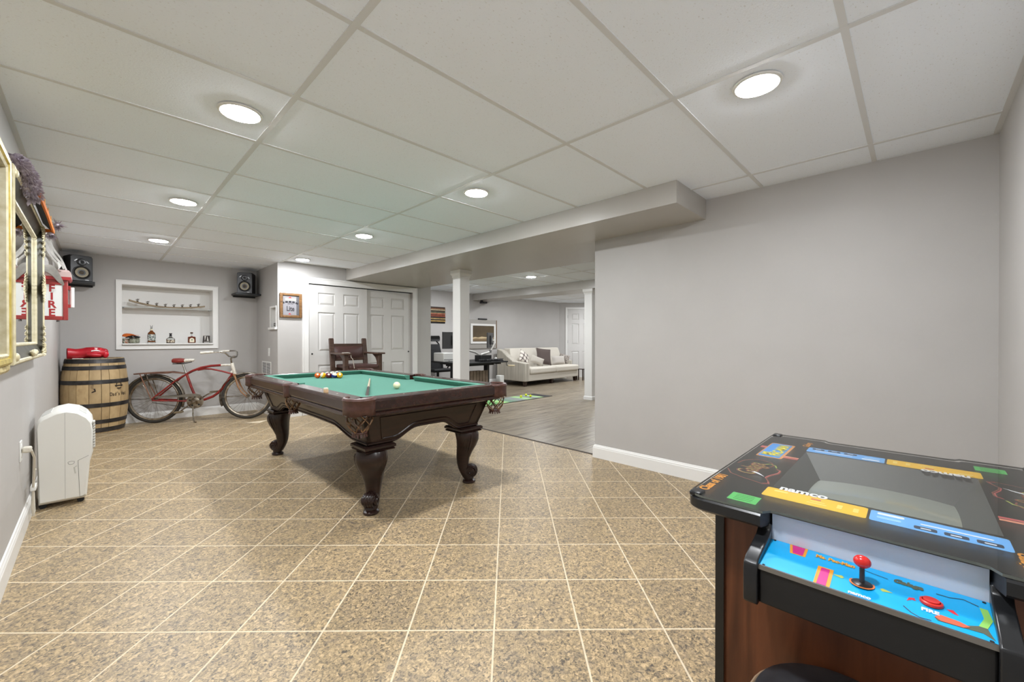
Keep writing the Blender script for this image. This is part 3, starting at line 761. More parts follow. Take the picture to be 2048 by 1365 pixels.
# ------------------------------------------------------------------ pool table
PX0, PX1, PY0, PY1, PZ = 1.047, 2.30, 2.317, 4.70, 0.782
PCX, PCY = (PX0+PX1)/2, (PY0+PY1)/2
BED = 0.738
pt = thing('pool_table', 'dark carved mahogany pool table with green cloth and net pockets', 'pool table', (PCX, PCY, 0))
RW = 0.115        # wooden rail width
CW = 0.052        # cushion width
CG = 0.085        # gap of the corner pocket along each rail
MG = 0.062        # half gap of a side pocket
def rail_profile():
    # (distance inwards from the outer face, z)
    return [(0.012, 0.668), (0.0, 0.676), (0.0, 0.692), (0.010, 0.698), (0.004, 0.704), (0.0, 0.712), (0.0, 0.762), (0.004, 0.776), (0.014, PZ), (RW-0.01, PZ), (RW, PZ-0.004), (RW, 0.70), (RW-0.03, 0.668)]
def rail(side, a, b):
    pr = rail_profile()
    def P(o, z, t):
        return {'l': (PX0+o, t, z), 'r': (PX1-o, t, z), 'n': (t, PY0+o, z), 'f': (t, PY1-o, z)}[side]
    r = MB().loft([[P(o, z, t) for o, z in pr] for t in (a, b)]).build('rail', M_MAHX, pt)
    for p in r.data.polygons: p.use_smooth = False
    # cushion: nose leans in; ends cut back towards the pockets
    cp = [(RW-0.001, PZ-0.003), (RW+CW-0.004, PZ-0.0035), (RW+CW, PZ-0.007), (RW+CW-0.026, BED+0.001), (RW-0.001, BED+0.001)]
    mb = MB()
    rings = []
    ea = 0.045 if a in ENDS else 0.014; eb = 0.045 if b in ENDS else 0.014
    for t, e in ((a, ea), (b, -eb)):
        ring = []
        for o, z in cp:
            k = max(0.0, (o-RW)/CW)
            ring.append(P(o, z, t + e*k))
        rings.append(ring)
    mb.loft(rings).build('cushion', M_CLOTH, pt)
ENDS = (PY0+CG, PY1-CG, PX0+CG, PX1-CG)
for s in 'lr':
    rail(s, PY0+CG, PCY-MG); rail(s, PCY+MG, PY1-CG)
rail('n', PX0+CG, PX1-CG); rail('f', PX0+CG, PX1-CG)
# diamond sights on the rails
M_PEARL = mat('pearl', (226, 220, 206), 0.25)
for s, x in (('l', PX0+0.06), ('r', PX1-0.06)):
    for k in (1, 2, 3, 5, 6, 7):
        y = PY0 + 0.10 + (PY1-PY0-0.20)*k/8
        MB().cyl((x, y, PZ-0.001), (x, y, PZ+0.0006), 0.006, 10).build('sight', M_PEARL, pt)
for y in (PY0+0.06, PY1-0.06):
    for k in (1, 2, 3):
        x = PX0 + 0.10 + (PX1-PX0-0.20)*k/4
        MB().cyl((x, y, PZ-0.001), (x, y, PZ+0.0006), 0.006, 10).build('sight', M_PEARL, pt)
MB().box(PX0+0.09, PX1-0.09, PY0+0.09, PY1-0.09, BED-0.03, BED).build('bed_cloth', M_CLOTH, pt)
MB().box(PX0+0.05, PX1-0.05, PY0+0.05, PY1-0.05, 0.672, BED-0.03).build('slate', M_MAHOG, pt)

# apron boards, leaning in towards the legs, arched bottom edge
AT, AB = 0.10, 0.172      # inset at the top and at the bottom
AZ0, AZ1 = 0.452, 0.672
def arch(t, L):
    """bottom height along a side of length L, t from 0 to L"""
    d = min(t, L-t)
    a, b = 0.20, 0.20 + min(0.32, L*0.2)
    u = min(1, max(0, (d-a)/(b-a))); u = u*u*(3-2*u)
    dip = -0.0
    return AZ0 + 0.068*u + 0.012*max(0, (t*(L-t)*4/(L*L)-0.6)/0.4)*u
def apron(side):
    L = (PY1-PY0 if side in 'lr' else PX1-PX0) - 2*AT
    n = 36
    def P(o, z, t):
        k = (AZ1-z)/(AZ1-AZ0)
        ins = AT + (AB-AT)*k
        # squeeze along the length so that corners mitre
        half = L/2; tt = (t-half)/half*(half-(AB-AT)*k)
        if side == 'l': return (PX0+ins+o, PCY+tt, z)
        if side == 'r': return (PX1-ins-o, PCY+tt, z)
        if side == 'n': return (PCX+tt, PY0+ins+o, z)
        return (PCX+tt, PY1-ins-o, z)
    rings = []
    for i in range(n+1):
        t = L*i/n; zb = arch(t, L)
        rings.append([P(0, AZ1, t), P(0, zb, t), P(0.026, zb, t), P(0.026, AZ1, t)])
    b = MB().loft(rings).build('apron', M_MAHOG, pt)
    # raised bead along the arch and a framed panel
    for inset, name in ((0.012, 'edge_bead'), ):
        MB().tube([P(-0.002, arch(L*i/n, L)+inset, L*i/n) for i in range(n+1)], 0.006, 6).build(name, M_MAHOG, pt, smooth=True)
    e = 0.115
    pts = [P(-0.001, arch(e+(L-2*e)*i/n, L)+0.038, e+(L-2*e)*i/n) for i in range(n+1)]
    pts += [P(-0.001, AZ1-0.035, L-e), P(-0.001, AZ1-0.035, e)]
    MB().tube(pts, 0.0055, 5, closed=True).build('panel_moulding', M_MAHOG, pt)
for s in 'lrnf': apron(s)
MB().box(PX0+0.088, PX1-0.088, PY0+0.088, PY1-0.088, 0.655, 0.674).build('top_moulding', M_MAHOG, pt, bevel=0.006)

# legs: square cap, cabriole body swept along a curve, scroll foot turned outwards
def leg(sx, sy):
    cx = PX0+0.245 if sx < 0 else PX1-0.245
    cy = PY0+0.245 if sy < 0 else PY1-0.245
    D = Vector((sx, sy, 0)).normalized(); S = Vector((-sy, sx, 0)).normalized(); Zv = Vector((0, 0, 1))
    root = MB()
    h = 0.104
    rings = []
    for e, z in ((-0.03, 0.408), (-0.004, 0.412), (0.0, 0.418), (-0.008, 0.424), (0.004, 0.43), (0.004, 0.445), (-0.006, 0.453)):
        rings.append([(cx+a*(h+e), cy+b*(h+e), z) for a, b in ((-1,-1),(1,-1),(1,1),(-1,1))])
    lg = root.loft(rings).build('leg', M_MAHOG, pt)
    # body: (z, outward offset, half depth, half width)
    st = [(0.412, 0.018, 0.088, 0.094), (0.385, 0.030, 0.092, 0.100), (0.345, 0.034, 0.088, 0.098), (0.30, 0.026, 0.078, 0.086), (0.25, 0.010, 0.064, 0.070), (0.20, -0.002, 0.053, 0.057),
          (0.15, -0.004, 0.046, 0.048), (0.115, 0.002, 0.043, 0.044), (0.085, 0.016, 0.044, 0.044), (0.055, 0.032, 0.044, 0.044), (0.035, 0.042, 0.040, 0.042)]
    rings = []
    for z, o, hd, hw in st:
        c = Vector((cx, cy, z)) + D*o; ring = []
        for k in range(20):
            a = 2*PI*k/20; ca, sa = math.cos(a), math.sin(a)
            ex = 0.72
            ring.append(c + D*hd*math.copysign(abs(ca)**ex, ca) + S*hw*math.copysign(abs(sa)**ex, sa))
        rings.append(ring)
    MB().loft(rings).build('shaft', M_MAHOG, lg, smooth=True)
    # carved knee scrolls on both flanks
    kn = MB()
    def body_at(z):
        for (za, oa, da, wa), (zb, ob, db, wb) in zip(st, st[1:]):
            if zb <= z <= za:
                f = (za-z)/(za-zb); return oa+(ob-oa)*f, da+(db-da)*f, wa+(wb-wa)*f
        return st[-1][1:]
    for q in (-1, 1):
        for off in (0.0, 0.02, 0.04):
            pts = []
            for i in range(11):
                z = 0.398 - (0.15-off*0.9)*i/10
                o, hd, hw = body_at(z)
                pts.append(Vector((cx, cy, z)) + D*(o + hd*0.52 - off*1.15 - 0.012*math.sin(PI*i/10)) + S*q*(hw*0.93 + 0.001))
            kn.tube(pts, [0.003+0.006*math.sin(PI*(0.1+0.9*i/10)) for i in range(11)], 7)
    kn.build('knee_carving', M_MAHOG, lg, smooth=True)
    # scroll: rolled drum lying across the toe, with spirals on its ends
    sc = Vector((cx, cy, 0.092)) + D*0.060
    dr = MB()
    for a0, a1, r in ((-0.046, -0.030, 0.034), (-0.030, 0.030, 0.047), (0.030, 0.046, 0.034)):
        dr.cyl(sc + S*a0, sc + S*a1, r, 22)
    for q in (-1, 1):
        sp = []
        for i in range(26):
            a = i*0.5; r = 0.043 - 0.0015*i
            sp.append(sc + S*q*(0.032+0.016*min(1, i/14)) + D*r*math.cos(a)*1.0 + Zv*r*math.sin(a))
        dr.tube(sp, 0.006, 6)
    for o in (-0.017, 0.0, 0.017):
        dr.tube([sc + S*o + D*0.047*math.cos(a) + Zv*0.047*math.sin(a) for a in [2*PI*i/20 for i in range(20)]], 0.0045, 5, closed=True)
    dr.build('scroll', M_MAHOG, lg, smooth=True)
    ft = Vector((cx, cy, 0)) + D*0.044
    MB().lathe([(0.046, 0.0), (0.052, 0.008), (0.050, 0.018), (0.036, 0.028), (0.034, 0.05)], ft, seg=20).build('foot', M_MAHOG, lg, smooth=True)
for sx in (-1, 1):
    for sy in (-1, 1): leg(sx, sy)

# pockets: leather-covered iron and hanging net
def pocket(cx, cy, ang, r, a_half, side=False):
    """ang: outward direction; the leather shell covers ang +- a_half"""
    root = MB(); seg = 28
    rows = []
    prof = [(r-0.016, PZ-0.02), (r-0.014, PZ+0.004), (r-0.004, PZ+0.009), (r+0.008, PZ+0.006), (r+0.015, PZ-0.006), (r+0.010, PZ-0.014), (r+0.009, PZ-0.05), (r+0.011, 0)]
    for o, z in prof:
        row = []
        for k in range(seg+1):
            u = k/seg; a = ang - a_half + 2*a_half*u
            zz = z if z else PZ - 0.088 - 0.012*abs(math.sin(u*PI*3.0)) + (0.03 if (u < 0.03 or u > 0.97) else 0)
            row.append((cx+o*math.cos(a), cy+o*math.sin(a), zz))
        rows.append(row)
    lea = root.sheet(rows).build('pocket', M_LEATH, pt, smooth=True)
    lea.modifiers.new('thick', 'SOLIDIFY').thickness = 0.006
    # net: crossing strands on a tapering bag
    nb = MB(); ns = 6
    z0, z1 = PZ-0.082, PZ-0.208
    def rad(t): return r*(0.70 + 0.20*math.sin(PI*min(1, t*1.1)) - 0.26*t*t)
    for k in range(ns):
        for dr in (-1, 1):
            pts = []
            for i in range(13):
                t = i/12; a = 2*PI*k/ns + dr*t*1.6
                rr = rad(t) + (0.002 if dr > 0 else -0.002); pts.append((cx+rr*math.cos(a), cy+rr*math.sin(a), z0+(z1-z0)*t))
            nb.tube(pts, 0.0046, 6, flat=0.55)
    nb.build('net', M_NET, lea, smooth=True)
    fr = MB()
    fr.lathe([(rad(1)+0.004, z1+0.006), (rad(1)+0.008, z1), (rad(1)+0.003, z1-0.006)], (cx, cy, 0), seg=16)
    for k in range(14):
        a = 2*PI*k/14; rr = rad(1)
        fr.bar((cx+rr*math.cos(a), cy+rr*math.sin(a), z1), (cx+(rr+0.008)*math.cos(a), cy+(rr+0.008)*math.sin(a), z1-0.024), 0.010, 0.003, (math.cos(a), math.sin(a), 0.2))
    fr.build('fringe', M_LEATH, lea)
PR = 0.086
for sx in (-1, 1):
    for sy in (-1, 1):
        cx = PX0+0.070 if sx < 0 else PX1-0.070; cy = PY0+0.070 if sy < 0 else PY1-0.070
        pocket(cx, cy, math.atan2(sy, sx), PR, 1.95)
for sx in (-1, 1):
    pocket(PX0+0.052 if sx < 0 else PX1-0.052, PCY, 0 if sx > 0 else PI, 0.062, 1.75, True)

# balls: triangle rack plus the cue ball
R = 0.0286
O0 = Vector((1.597, 4.366)); e1 = Vector((0.69, -0.724)); e2 = Vector((0.972, 0.2355))
BC = {'yellow': (226, 168, 8), 'blue': (34, 42, 120), 'red': (176, 30, 24), 'purple': (74, 34, 88), 'orange': (226, 96, 18), 'green': (18, 92, 60), 'maroon': (96, 18, 28), 'black': (16, 16, 18)}
def ball_mat(c, stripe):
    nm = 'ball_%s_%s' % (c, 'stripe' if stripe else 'solid')
    m = mat(nm, BC[c], 0.08, coat=0.3)
    if stripe and not m.get('done'):
        m['done'] = 1
        n, l, b = nodes_of(m)
        tc = n.new('ShaderNodeTexCoord'); sp = n.new('ShaderNodeSeparateXYZ'); ab = n.new('ShaderNodeMath'); ab.operation = 'ABSOLUTE'
        gt = n.new('ShaderNodeMath'); gt.operation = 'GREATER_THAN'; gt.inputs[1].default_value = 0.5*R
        mx = n.new('ShaderNodeMix'); mx.data_type = 'RGBA'; mx.inputs['A'].default_value = lin(BC[c]); mx.inputs['B'].default_value = lin((232, 222, 190))
        l.new(tc.outputs['Object'], sp.inputs[0]); l.new(sp.outputs['Z'], ab.inputs[0]); l.new(ab.outputs[0], gt.inputs[0])
        l.new(gt.outputs[0], mx.inputs['Factor']); l.new(mx.outputs['Result'], b.inputs['Base Color'])
    return m
BMESH = {}
rr = random.Random(5)
layout = {(0,0): ('orange', 0), (1,0): ('yellow', 1), (2,0): ('maroon', 0), (3,0): ('blue', 1), (4,0): ('yellow', 0),
          (0,1): ('red', 0), (1,1): ('purple', 0), (2,1): ('black', 0), (3,1): ('orange', 1), (0,2): ('maroon', 1), (1,2): ('purple', 1), (2,2): ('green', 0),
          (0,3): ('red', 1), (1,3): ('blue', 0), (0,4): ('green', 1)}
where = {(0,0): 'at the rack\'s left corner', (1,0): 'second along the rack\'s front row', (2,0): 'in the middle of the rack\'s front row', (3,0): 'fourth along the rack\'s front row', (4,0): 'at the rack\'s right front corner',
         (0,1): 'just behind the orange corner ball', (1,1): 'behind the gap of yellow and maroon', (2,1): 'in the heart of the rack', (3,1): 'just behind the solid yellow ball', (0,2): 'third along the rack\'s far row',
         (1,2): 'deep inside the rack', (2,2): 'along the rack\'s right-hand row', (0,3): 'fourth along the rack\'s far row', (1,3): 'near the rack\'s far corner', (0,4): 'at the rack\'s far corner'}
for (i, j), (c, s) in layout.items():
    p = O0 + (e1*i + e2*j)*0.0577
    if c+str(s) not in BMESH:
        o = MB().sphere((0, 0, 0), R, 24, 16).build('billiard_ball', ball_mat(c, s), None, smooth=True, local=True); BMESH[c+str(s)] = o.data
    else:
        o = bpy.data.objects.new('billiard_ball', BMESH[c+str(s)]); C.objects.link(o)
    o.location = (p.x, p.y, BED+R)
    if s: o.rotation_euler = (1.1 if (i, j) == (1, 0) else 0.45*rr.random(), 0.35 if (i,j) == (3,0) else 0.5*rr.random()+0.3, rr.random()*6)
    tag(o, '%s %s billiard ball %s' % ('white and '+c+' striped' if s else 'solid', '' if s else c, where[(i, j)]), 'ball', 'racked billiard balls')
    o['label'] = ' '.join(o['label'].split())
    if (i, j) in ((4, 0), (2, 0), (0, 0)):
        d = Vector((-p.x, -p.y, HCAM-BED)).normalized() + Vector((0.05, 0.05, 0.42)); d.normalize()
        sp = MB().lathe([(0.0001, 0.02895), (0.010, 0.0273)], (0, 0, 0), d, 14, caps=False).build('number_spot', mat('spot_white', (236, 230, 214), 0.15), o, local=True)
        x = d.cross(Vector((0, 0, 1))).normalized()*-1
        text({(4, 0): '1', (2, 0): '7', (0, 0): '5'}[(i, j)], 0.013, d*0.0291, x, d.cross(x), M_INK, o, name='number', local=True)
tag(MB().sphere((0, 0, 0), R, 28, 18).build('cue_ball', mat('ivory', (236, 228, 190), 0.1, coat=0.3), None, smooth=True, local=True), 'ivory white cue ball alone on the green cloth', 'ball').location = (1.70, 2.972, BED+R)

# cue stick
a = Vector((1.908, 3.853, BED+0.0065)); b = Vector((1.203, 2.475, BED+0.0155)); d = (b-a)
q = thing('cue_stick', 'two-tone wooden cue stick lying on the cloth towards the near pocket', 'cue', a)
def seg(t0, t1, r0, r1, name, m): MB().cyl(a+d*t0, a+d*t1, r0, 14, r1).build(name, m, q, smooth=True)
seg(0.0, 0.008, 0.006, 0.0064, 'tip', mat('cue_tip', (150, 170, 180), 0.8))
seg(0.008, 0.022, 0.0064, 0.0066, 'ferrule', mat('ivory_plain', (232, 226, 210), 0.3))
seg(0.022, 0.52, 0.0066, 0.0105, 'shaft', noise_mat('maple', [(0.3, (186, 168, 140)), (0.7, (208, 192, 166))], scale=10, rough=0.3))
seg(0.52, 0.53, 0.0106, 0.0107, 'joint_collar', M_BLKM)
seg(0.53, 0.93, 0.0107, 0.0142, 'butt', mat('cue_butt', (42, 26, 24), 0.2))
seg(0.93, 0.985, 0.0142, 0.0146, 'sleeve', mat('cue_sleeve', (178, 160, 132), 0.25))
seg(0.985, 1.0, 0.0147, 0.0140, 'bumper', M_BLKM)
# chalk
t = thing('chalk_cube', 'worn tan chalk cube on the pool table\'s near wooden rail', 'chalk', (1.078, 2.80, PZ))
MB().box(1.066, 1.090, 2.788, 2.812, PZ, PZ+0.02).build('wrapper', mat('chalk_wrapper', (206, 172, 132), 0.7), t, bevel=0.001)
MB().box(1.066, 1.090, 2.788, 2.812, PZ+0.02, PZ+0.032).build('chalk', mat('chalk_pale', (228, 214, 190), 0.9), t, bevel=0.003)

# ------------------------------------------------------------------ spectator chair
M_WAL = noise_mat('walnut_brown', [(0.3, (58, 41, 33)), (0.7, (84, 61, 48))], scale=7, stretch=(2, 2, 8), rough=0.4)
M_SEATL = mat('oxblood_leather', (74, 50, 46), 0.35)
X0, X1, YB0, YF0 = 2.495, 3.01, 6.22, 5.77
t = thing('spectator_chair', 'brown wooden armchair with oxblood leather in front of the closet doors', 'chair', ((X0+X1)/2, 6.0, 0))
for x in (X0, X1):
    lean = 0.03 if x == X0 else -0.0
    MB().loft([[(x-0.03, y-0.024, z), (x+0.03, y-0.024, z), (x+0.03, y+0.024, z), (x-0.03, y+0.024, z)] for y, z in ((YB0-0.03, 0), (YB0, 0.72), (YB0+0.06, 1.125), (YB0+0.063, 1.14))]
              + [[(x-0.024, YB0+0.045, 1.153), (x+0.024, YB0+0.045, 1.153), (x+0.024, YB0+0.08, 1.153), (x-0.024, YB0+0.08, 1.153)]]).build('back_post', M_WAL, t)
    MB().box(x-0.03, x+0.03, YF0-0.03, YF0+0.03, 0, 0.915).build('front_leg', M_WAL, t, bevel=0.004)
    s = -1 if x == X0 else 1
    pl = [(x-0.03, YB0+0.02), (x-0.05, YF0+0.2), (x-0.075, YF0-0.02), (x-0.06, YF0-0.07), (x+0.06, YF0-0.07), (x+0.075, YF0-0.02), (x+0.05, YF0+0.2), (x+0.03, YB0+0.02)]
    MB().prism(pl, 'z', 0.915, 0.938).build('armrest', M_WAL, t, bevel=0.004)
    MB().prism([(YF0+0.03, 0.913), (YF0+0.20, 0.913), (YF0+0.10, 0.86), (YF0+0.05, 0.78), (YF0+0.03, 0.70)], 'x', x-0.012, x+0.012).build('arm_bracket', M_WAL, t)
    for z in (0.28, 0.60): MB().box(x-0.015, x+0.015, YF0+0.03, YB0-0.03, z, z+0.06).build('side_rail', M_WAL, t)
def by(z): return YB0 + 0.06*(z-0.72)/0.405
for z0, z1 in ((1.03, 1.07), (0.81, 0.85)):
    MB().bar((X0+0.03, by((z0+z1)/2), (z0+z1)/2), (X1-0.03, by((z0+z1)/2), (z0+z1)/2), 0.03, z1-z0).build('back_rail', M_WAL, t, bevel=0.003)
rows = []
for i in range(9):
    z = 0.85 + 0.18*i/8
    rows.append([(X0+0.035+(X1-X0-0.07)*k/12, by(z)-0.012-0.022*(math.sin(PI*i/8)*math.sin(PI*k/12))**0.5, z) for k in range(13)])
MB().sheet(rows).build('back_pad', M_SEATL, t, smooth=True)
for z in (0.56, 0.25): MB().box(X0+0.03, X1-0.03, YF0-0.015, YF0+0.015, z, z+0.07).box(X0+0.03, X1-0.03, YB0-0.035, YB0-0.005, z, z+0.07).build('stretcher', M_WAL, t)
MB().box(X0+0.03, X1-0.03, YF0-0.03, YF0+0.02, 0.655, 0.715).box(X0+0.03, X1-0.03, YB0-0.04, YB0, 0.655, 0.715).build('seat_rail', M_WAL, t, bevel=0.003)
MB().box(X0+0.034, X1-0.034, YF0-0.045, YB0-0.03, 0.705, 0.765).build('seat', M_SEATL, t, bevel=0.022, segs=4)
MB().box(X0+0.01, X1-0.01, YF0-0.09, YF0+0.04, 0.18, 0.205).build('footrest', M_WAL, t, bevel=0.003)
# white plastic strip hooked over the arm
t2 = thing('cable_loop', 'thin pale cord hanging from the chair\'s left armrest', 'cord', (2.50, 5.80, 0.94))
MB().tube([(2.455, 5.80, 0.943), (2.52, 5.74, 0.945), (2.545, 5.72, 0.935), (2.55, 5.715, 0.88), (2.575, 5.714, 0.85), (2.59, 5.718, 0.78), (2.60, 5.722, 0.72)], 0.005, 6).build('cord', mat('pale_cord', (196, 190, 178), 0.5), t2, smooth=True)

# ------------------------------------------------------------------ speakers on their corner shelves
M_VINYL = noise_mat('black_vinyl', [(0.3, (16, 16, 18)), (0.7, (26, 26, 28))], scale=60, rough=0.45)
M_CONE = mat('cone_pale', (168, 160, 140), 0.55)
def speaker(cx, cy, z, ang, label):
    t = thing('loudspeaker', label, 'loudspeaker', (cx, cy, z), ang, 'black bookshelf loudspeakers')
    w_, d_, h_ = 0.20, 0.22, 0.315
    # front faces local -Y; the top of the front slopes back slightly
    MB().loft([[(-w_/2, -d_/2+0.02, q) , (w_/2, -d_/2+0.02, q), (w_/2, d_/2, q), (-w_/2, d_/2, q)] for q in (0, h_)]).build('cabinet', M_VINYL, t, local=True, bevel=0.004)
    MB().prism([(-w_/2, 0), (w_/2, 0), (w_/2, h_-0.02), (w_/2-0.025, h_), (-w_/2+0.025, h_), (-w_/2, h_-0.02)], 'y', -d_/2-0.004, -d_/2+0.02).build('baffle', mat('baffle_charcoal', (38, 38, 40), 0.35), t, local=True, bevel=0.005)
    f = -d_/2-0.004
    MB().lathe([(0.083, 0), (0.082, 0.006), (0.072, 0.008), (0.066, 0.002), (0.060, 0.0)], (0, f, 0.105), (0, -1, 0), 32, caps=False).build('woofer_ring', M_BLACK, t, local=True, smooth=True)
    MB().lathe([(0.060, 0.003), (0.052, 0.006), (0.026, -0.006)], (0, f-0.001, 0.105), (0, -1, 0), 32, caps=False).build('woofer_cone', M_CONE, t, local=True, smooth=True)
    MB().lathe([(0.027, -0.006), (0.02, 0.002), (0.0, 0.006)], (0, f-0.001, 0.105), (0, -1, 0), 20, caps=False).build('dust_cap', mat('dust_cap', (84, 76, 66), 0.5), t, local=True, smooth=True)
    MB().lathe([(0.046, 0.0), (0.044, 0.005), (0.03, 0.002), (0.013, 0.003), (0.0, 0.007)], (0, f, 0.232), (0, -1, 0), 26, caps=False).build('tweeter', mat('tweeter_black', (26, 26, 28), 0.25), t, local=True, smooth=True)
    for s in (-1, 1):
        MB().obox((s*0.052, f-0.002, 0.245-0.008*s), (0.034, 0.004, 0.01), ((1, 0, -0.9*s), (0, 1, 0), (0.9*s, 0, 1))).build('waveguide_fin', M_STEEL, t, local=True)
    MB().box(0.03, 0.065, f-0.001, f, 0.012, 0.018).build('badge', M_STEEL, t, local=True)
    return t
def corner_shelf(x0, x1, y0, y1, z, label):
    t = thing('speaker_shelf', label, 'shelf', ((x0+x1)/2, y1, z))
    MB().box(x0, x1, y0, y1, z-0.028, z).build('board', M_BLACK, t, bevel=0.003)
    MB().box(x0+0.02, x1-0.02, y1-0.012, y1, z-0.05, z-0.028).build('bracket', M_BLACK, t)
corner_shelf(XL+0.004, 0.0, YB-0.27, YB-0.002, 1.855, 'black shelf holding the loudspeaker above the barrel')
corner_shelf(1.485, XR-0.004, YB-0.27, YB-0.002, 1.845, 'black shelf holding the loudspeaker right of the wall niche')
speaker(-0.148, YB-0.155, 1.855, 0.30, 'black loudspeaker with pale cone on the shelf above the barrel')
speaker(1.652, YB-0.155, 1.845, -0.42, 'black loudspeaker with pale cone on the shelf right of the wall niche')

# ------------------------------------------------------------------ whiskey barrel
BX, BYC, BH = 0.0, 7.268, 0.905
def brad(z):
    u = (z/BH-0.5)*2
    return 0.303 - 0.045*abs(u)**2.0
M_BWOOD = noise_mat('barrel_oak', [(0.24, (88, 66, 42)), (0.34, (168, 142, 102)), (0.6, (188, 162, 120)), (0.8, (158, 130, 90))], scale=5, stretch=(2.2, 2.2, 1.1), rough=0.6, rand=19, detail=6, tint=0.12, bump=0.1)
M_HOOP = noise_mat('barrel_hoop_steel', [(0.3, (54, 52, 52)), (0.7, (84, 82, 82))], scale=12, rough=0.38, metal=0.7)
t = thing('whiskey_barrel', 'oak whiskey barrel with dark steel hoops standing in the room corner', 'barrel', (BX, BYC, 0))
NS = 19
rs = random.Random(11); ed = [0.0]
for k in range(NS): ed.append(ed[-1] + 0.75 + 0.5*rs.random())
for k in range(NS):
    a0, a1 = 2*PI*ed[k]/ed[-1]+0.01, 2*PI*ed[k+1]/ed[-1]-0.006
    rings = []
    for i in range(11):
        z = BH*i/10; r = brad(z); q = rs.random()*0.0
        ring = [(BX+r*math.cos(a0+(a1-a0)*s/3), BYC+r*math.sin(a0+(a1-a0)*s/3), z) for s in range(4)] + [(BX+(r-0.022)*math.cos(a0+(a1-a0)*s/3), BYC+(r-0.022)*math.sin(a0+(a1-a0)*s/3), z) for s in (3, 0)]
        rings.append(ring)
    MB().loft(rings).build('stave', M_BWOOD, t, smooth=True)
MB().lathe([(0.0, 0), (0.23, 0)], (BX, BYC, 0.865), seg=40, caps=False).lathe([(0.2535, 0.0), (0.2535, 0.83)], (BX, BYC, 0.04), seg=24).build('head', M_BWOOD, t)
for z, h in ((0.876, 0.046), (0.795, 0.042), (0.625, 0.044), (0.345, 0.044), (0.145, 0.044), (0.042, 0.05)):
    z0, z1 = z-h/2-0.004, z+h/2
    MB().lathe([(brad(z0)+0.0005, z0), (brad(z0)+0.0035, z0), (brad(z1)+0.0035, z1), (brad(z1)+0.0005, z1)], (BX, BYC, 0), seg=48).build('hoop', M_HOOP, t, smooth=True)
# branded mark: hat emblem and name, on the flank turned to the camera
def onb(s, z, o=0.0022):
    """s metres along the belly from the marking's centre"""
    a = -0.82 + s/0.303; r = brad(z)+o
    return (BX+r*math.cos(a), BYC+r*math.sin(a), z)
M_CHAR = mat('burnt_mark', (44, 34, 26), 0.8)
def patch(mb, pts, n=6):
    """strip of (s0, s1, z) rows wrapped on the belly"""
    mb.sheet([[onb(s0+(s1-s0)*k/n, z) for k in range(n+1)] for s0, s1, z in pts])
mb = MB()
patch(mb, [(-0.05, 0.05, 0.558), (-0.044, 0.044, 0.566), (-0.052, 0.052, 0.572)])
patch(mb, [(-0.034, -0.026, 0.574), (-0.03, -0.02, 0.596), (-0.034, 0.034, 0.598), (-0.03, 0.03, 0.606)])
patch(mb, [(0.026, 0.034, 0.574), (0.02, 0.03, 0.598)])
patch(mb, [(-0.04, -0.022, 0.552), (-0.046, -0.03, 0.574)]); patch(mb, [(0.022, 0.04, 0.552), (0.03, 0.046, 0.574)])
patch(mb, [(-0.026, 0.026, 0.528), (-0.03, 0.03, 0.54)]); patch(mb, [(-0.012, 0.012, 0.518), (-0.014, 0.014, 0.524)])
mb.build('emblem', M_CHAR, t)
for k, ch in enumerate("Dad's Hat"):
    if ch == ' ': continue
    s = -0.088 + 0.0225*k + (-0.005 if k > 3 else 0) + (-0.003 if k > 4 else 0)
    a = -0.82 + s/0.303
    text(ch, 0.062, onb(s, 0.463, 0.0015), (-math.sin(a), math.cos(a), 0), (0, 0, 1), M_CHAR, t, bold=0.0008, sx=0.62)
# stains and chalked marks on the wood
mb = MB()
patch(mb, [(-0.262, -0.25, 0.5), (-0.258, -0.225, 0.512), (-0.24, -0.222, 0.52)], 2); patch(mb, [(-0.236, -0.224, 0.52), (-0.246, -0.23, 0.548)], 2)
mb.build('stain', M_CHAR, t)

# red glove on the barrel
M_REDV = noise_mat('red_vinyl', [(0.3, (150, 8, 24)), (0.7, (186, 16, 36))], scale=9, rough=0.38, bump=0.1)
GB = BH + 0.002
t = thing('red_glove', 'oversized red vinyl glove with open cuff lying on top of the barrel', 'glove', (-0.03, 7.16, GB))
gx, gy = -0.235, 7.10
ax = Vector((1, 0.08, 0)).normalized(); sd = Vector((-0.08, 1, 0)); 
def gring(u, ry, rz, zc, n=20, lump=0.0):
    c = Vector((gx, gy, 0)) + ax*u
    return [c + sd*ry*math.cos(2*PI*k/n) + Vector((0, 0, GB + zc + rz*math.sin(2*PI*k/n)*(1 + lump*math.sin(2*PI*k/n*4)))) for k in range(n)]
rings = [gring(u, a, b, z) for u, a, b, z in ((0.0, 0.066, 0.060, 0.062), (0.006, 0.070, 0.064, 0.064), (0.03, 0.066, 0.062, 0.062), (0.07, 0.062, 0.058, 0.058), (0.12, 0.068, 0.060, 0.061), (0.16, 0.082, 0.066, 0.068), (0.22, 0.095, 0.068, 0.070), (0.28, 0.094, 0.064, 0.067), (0.315, 0.08, 0.052, 0.066))]
MB().loft(rings, caps=False).build('shell', M_REDV, t, smooth=True)
MB().loft([gring(u, a, b, z) for u, a, b, z in ((0.004, 0.058, 0.052, 0.062), (0.1, 0.05, 0.046, 0.058))], caps=False).add(gring(0.1, 0.05, 0.046, 0.058), [tuple(range(20))]).build('lining', mat('dark_red', (70, 6, 14), 0.7), t, smooth=True)
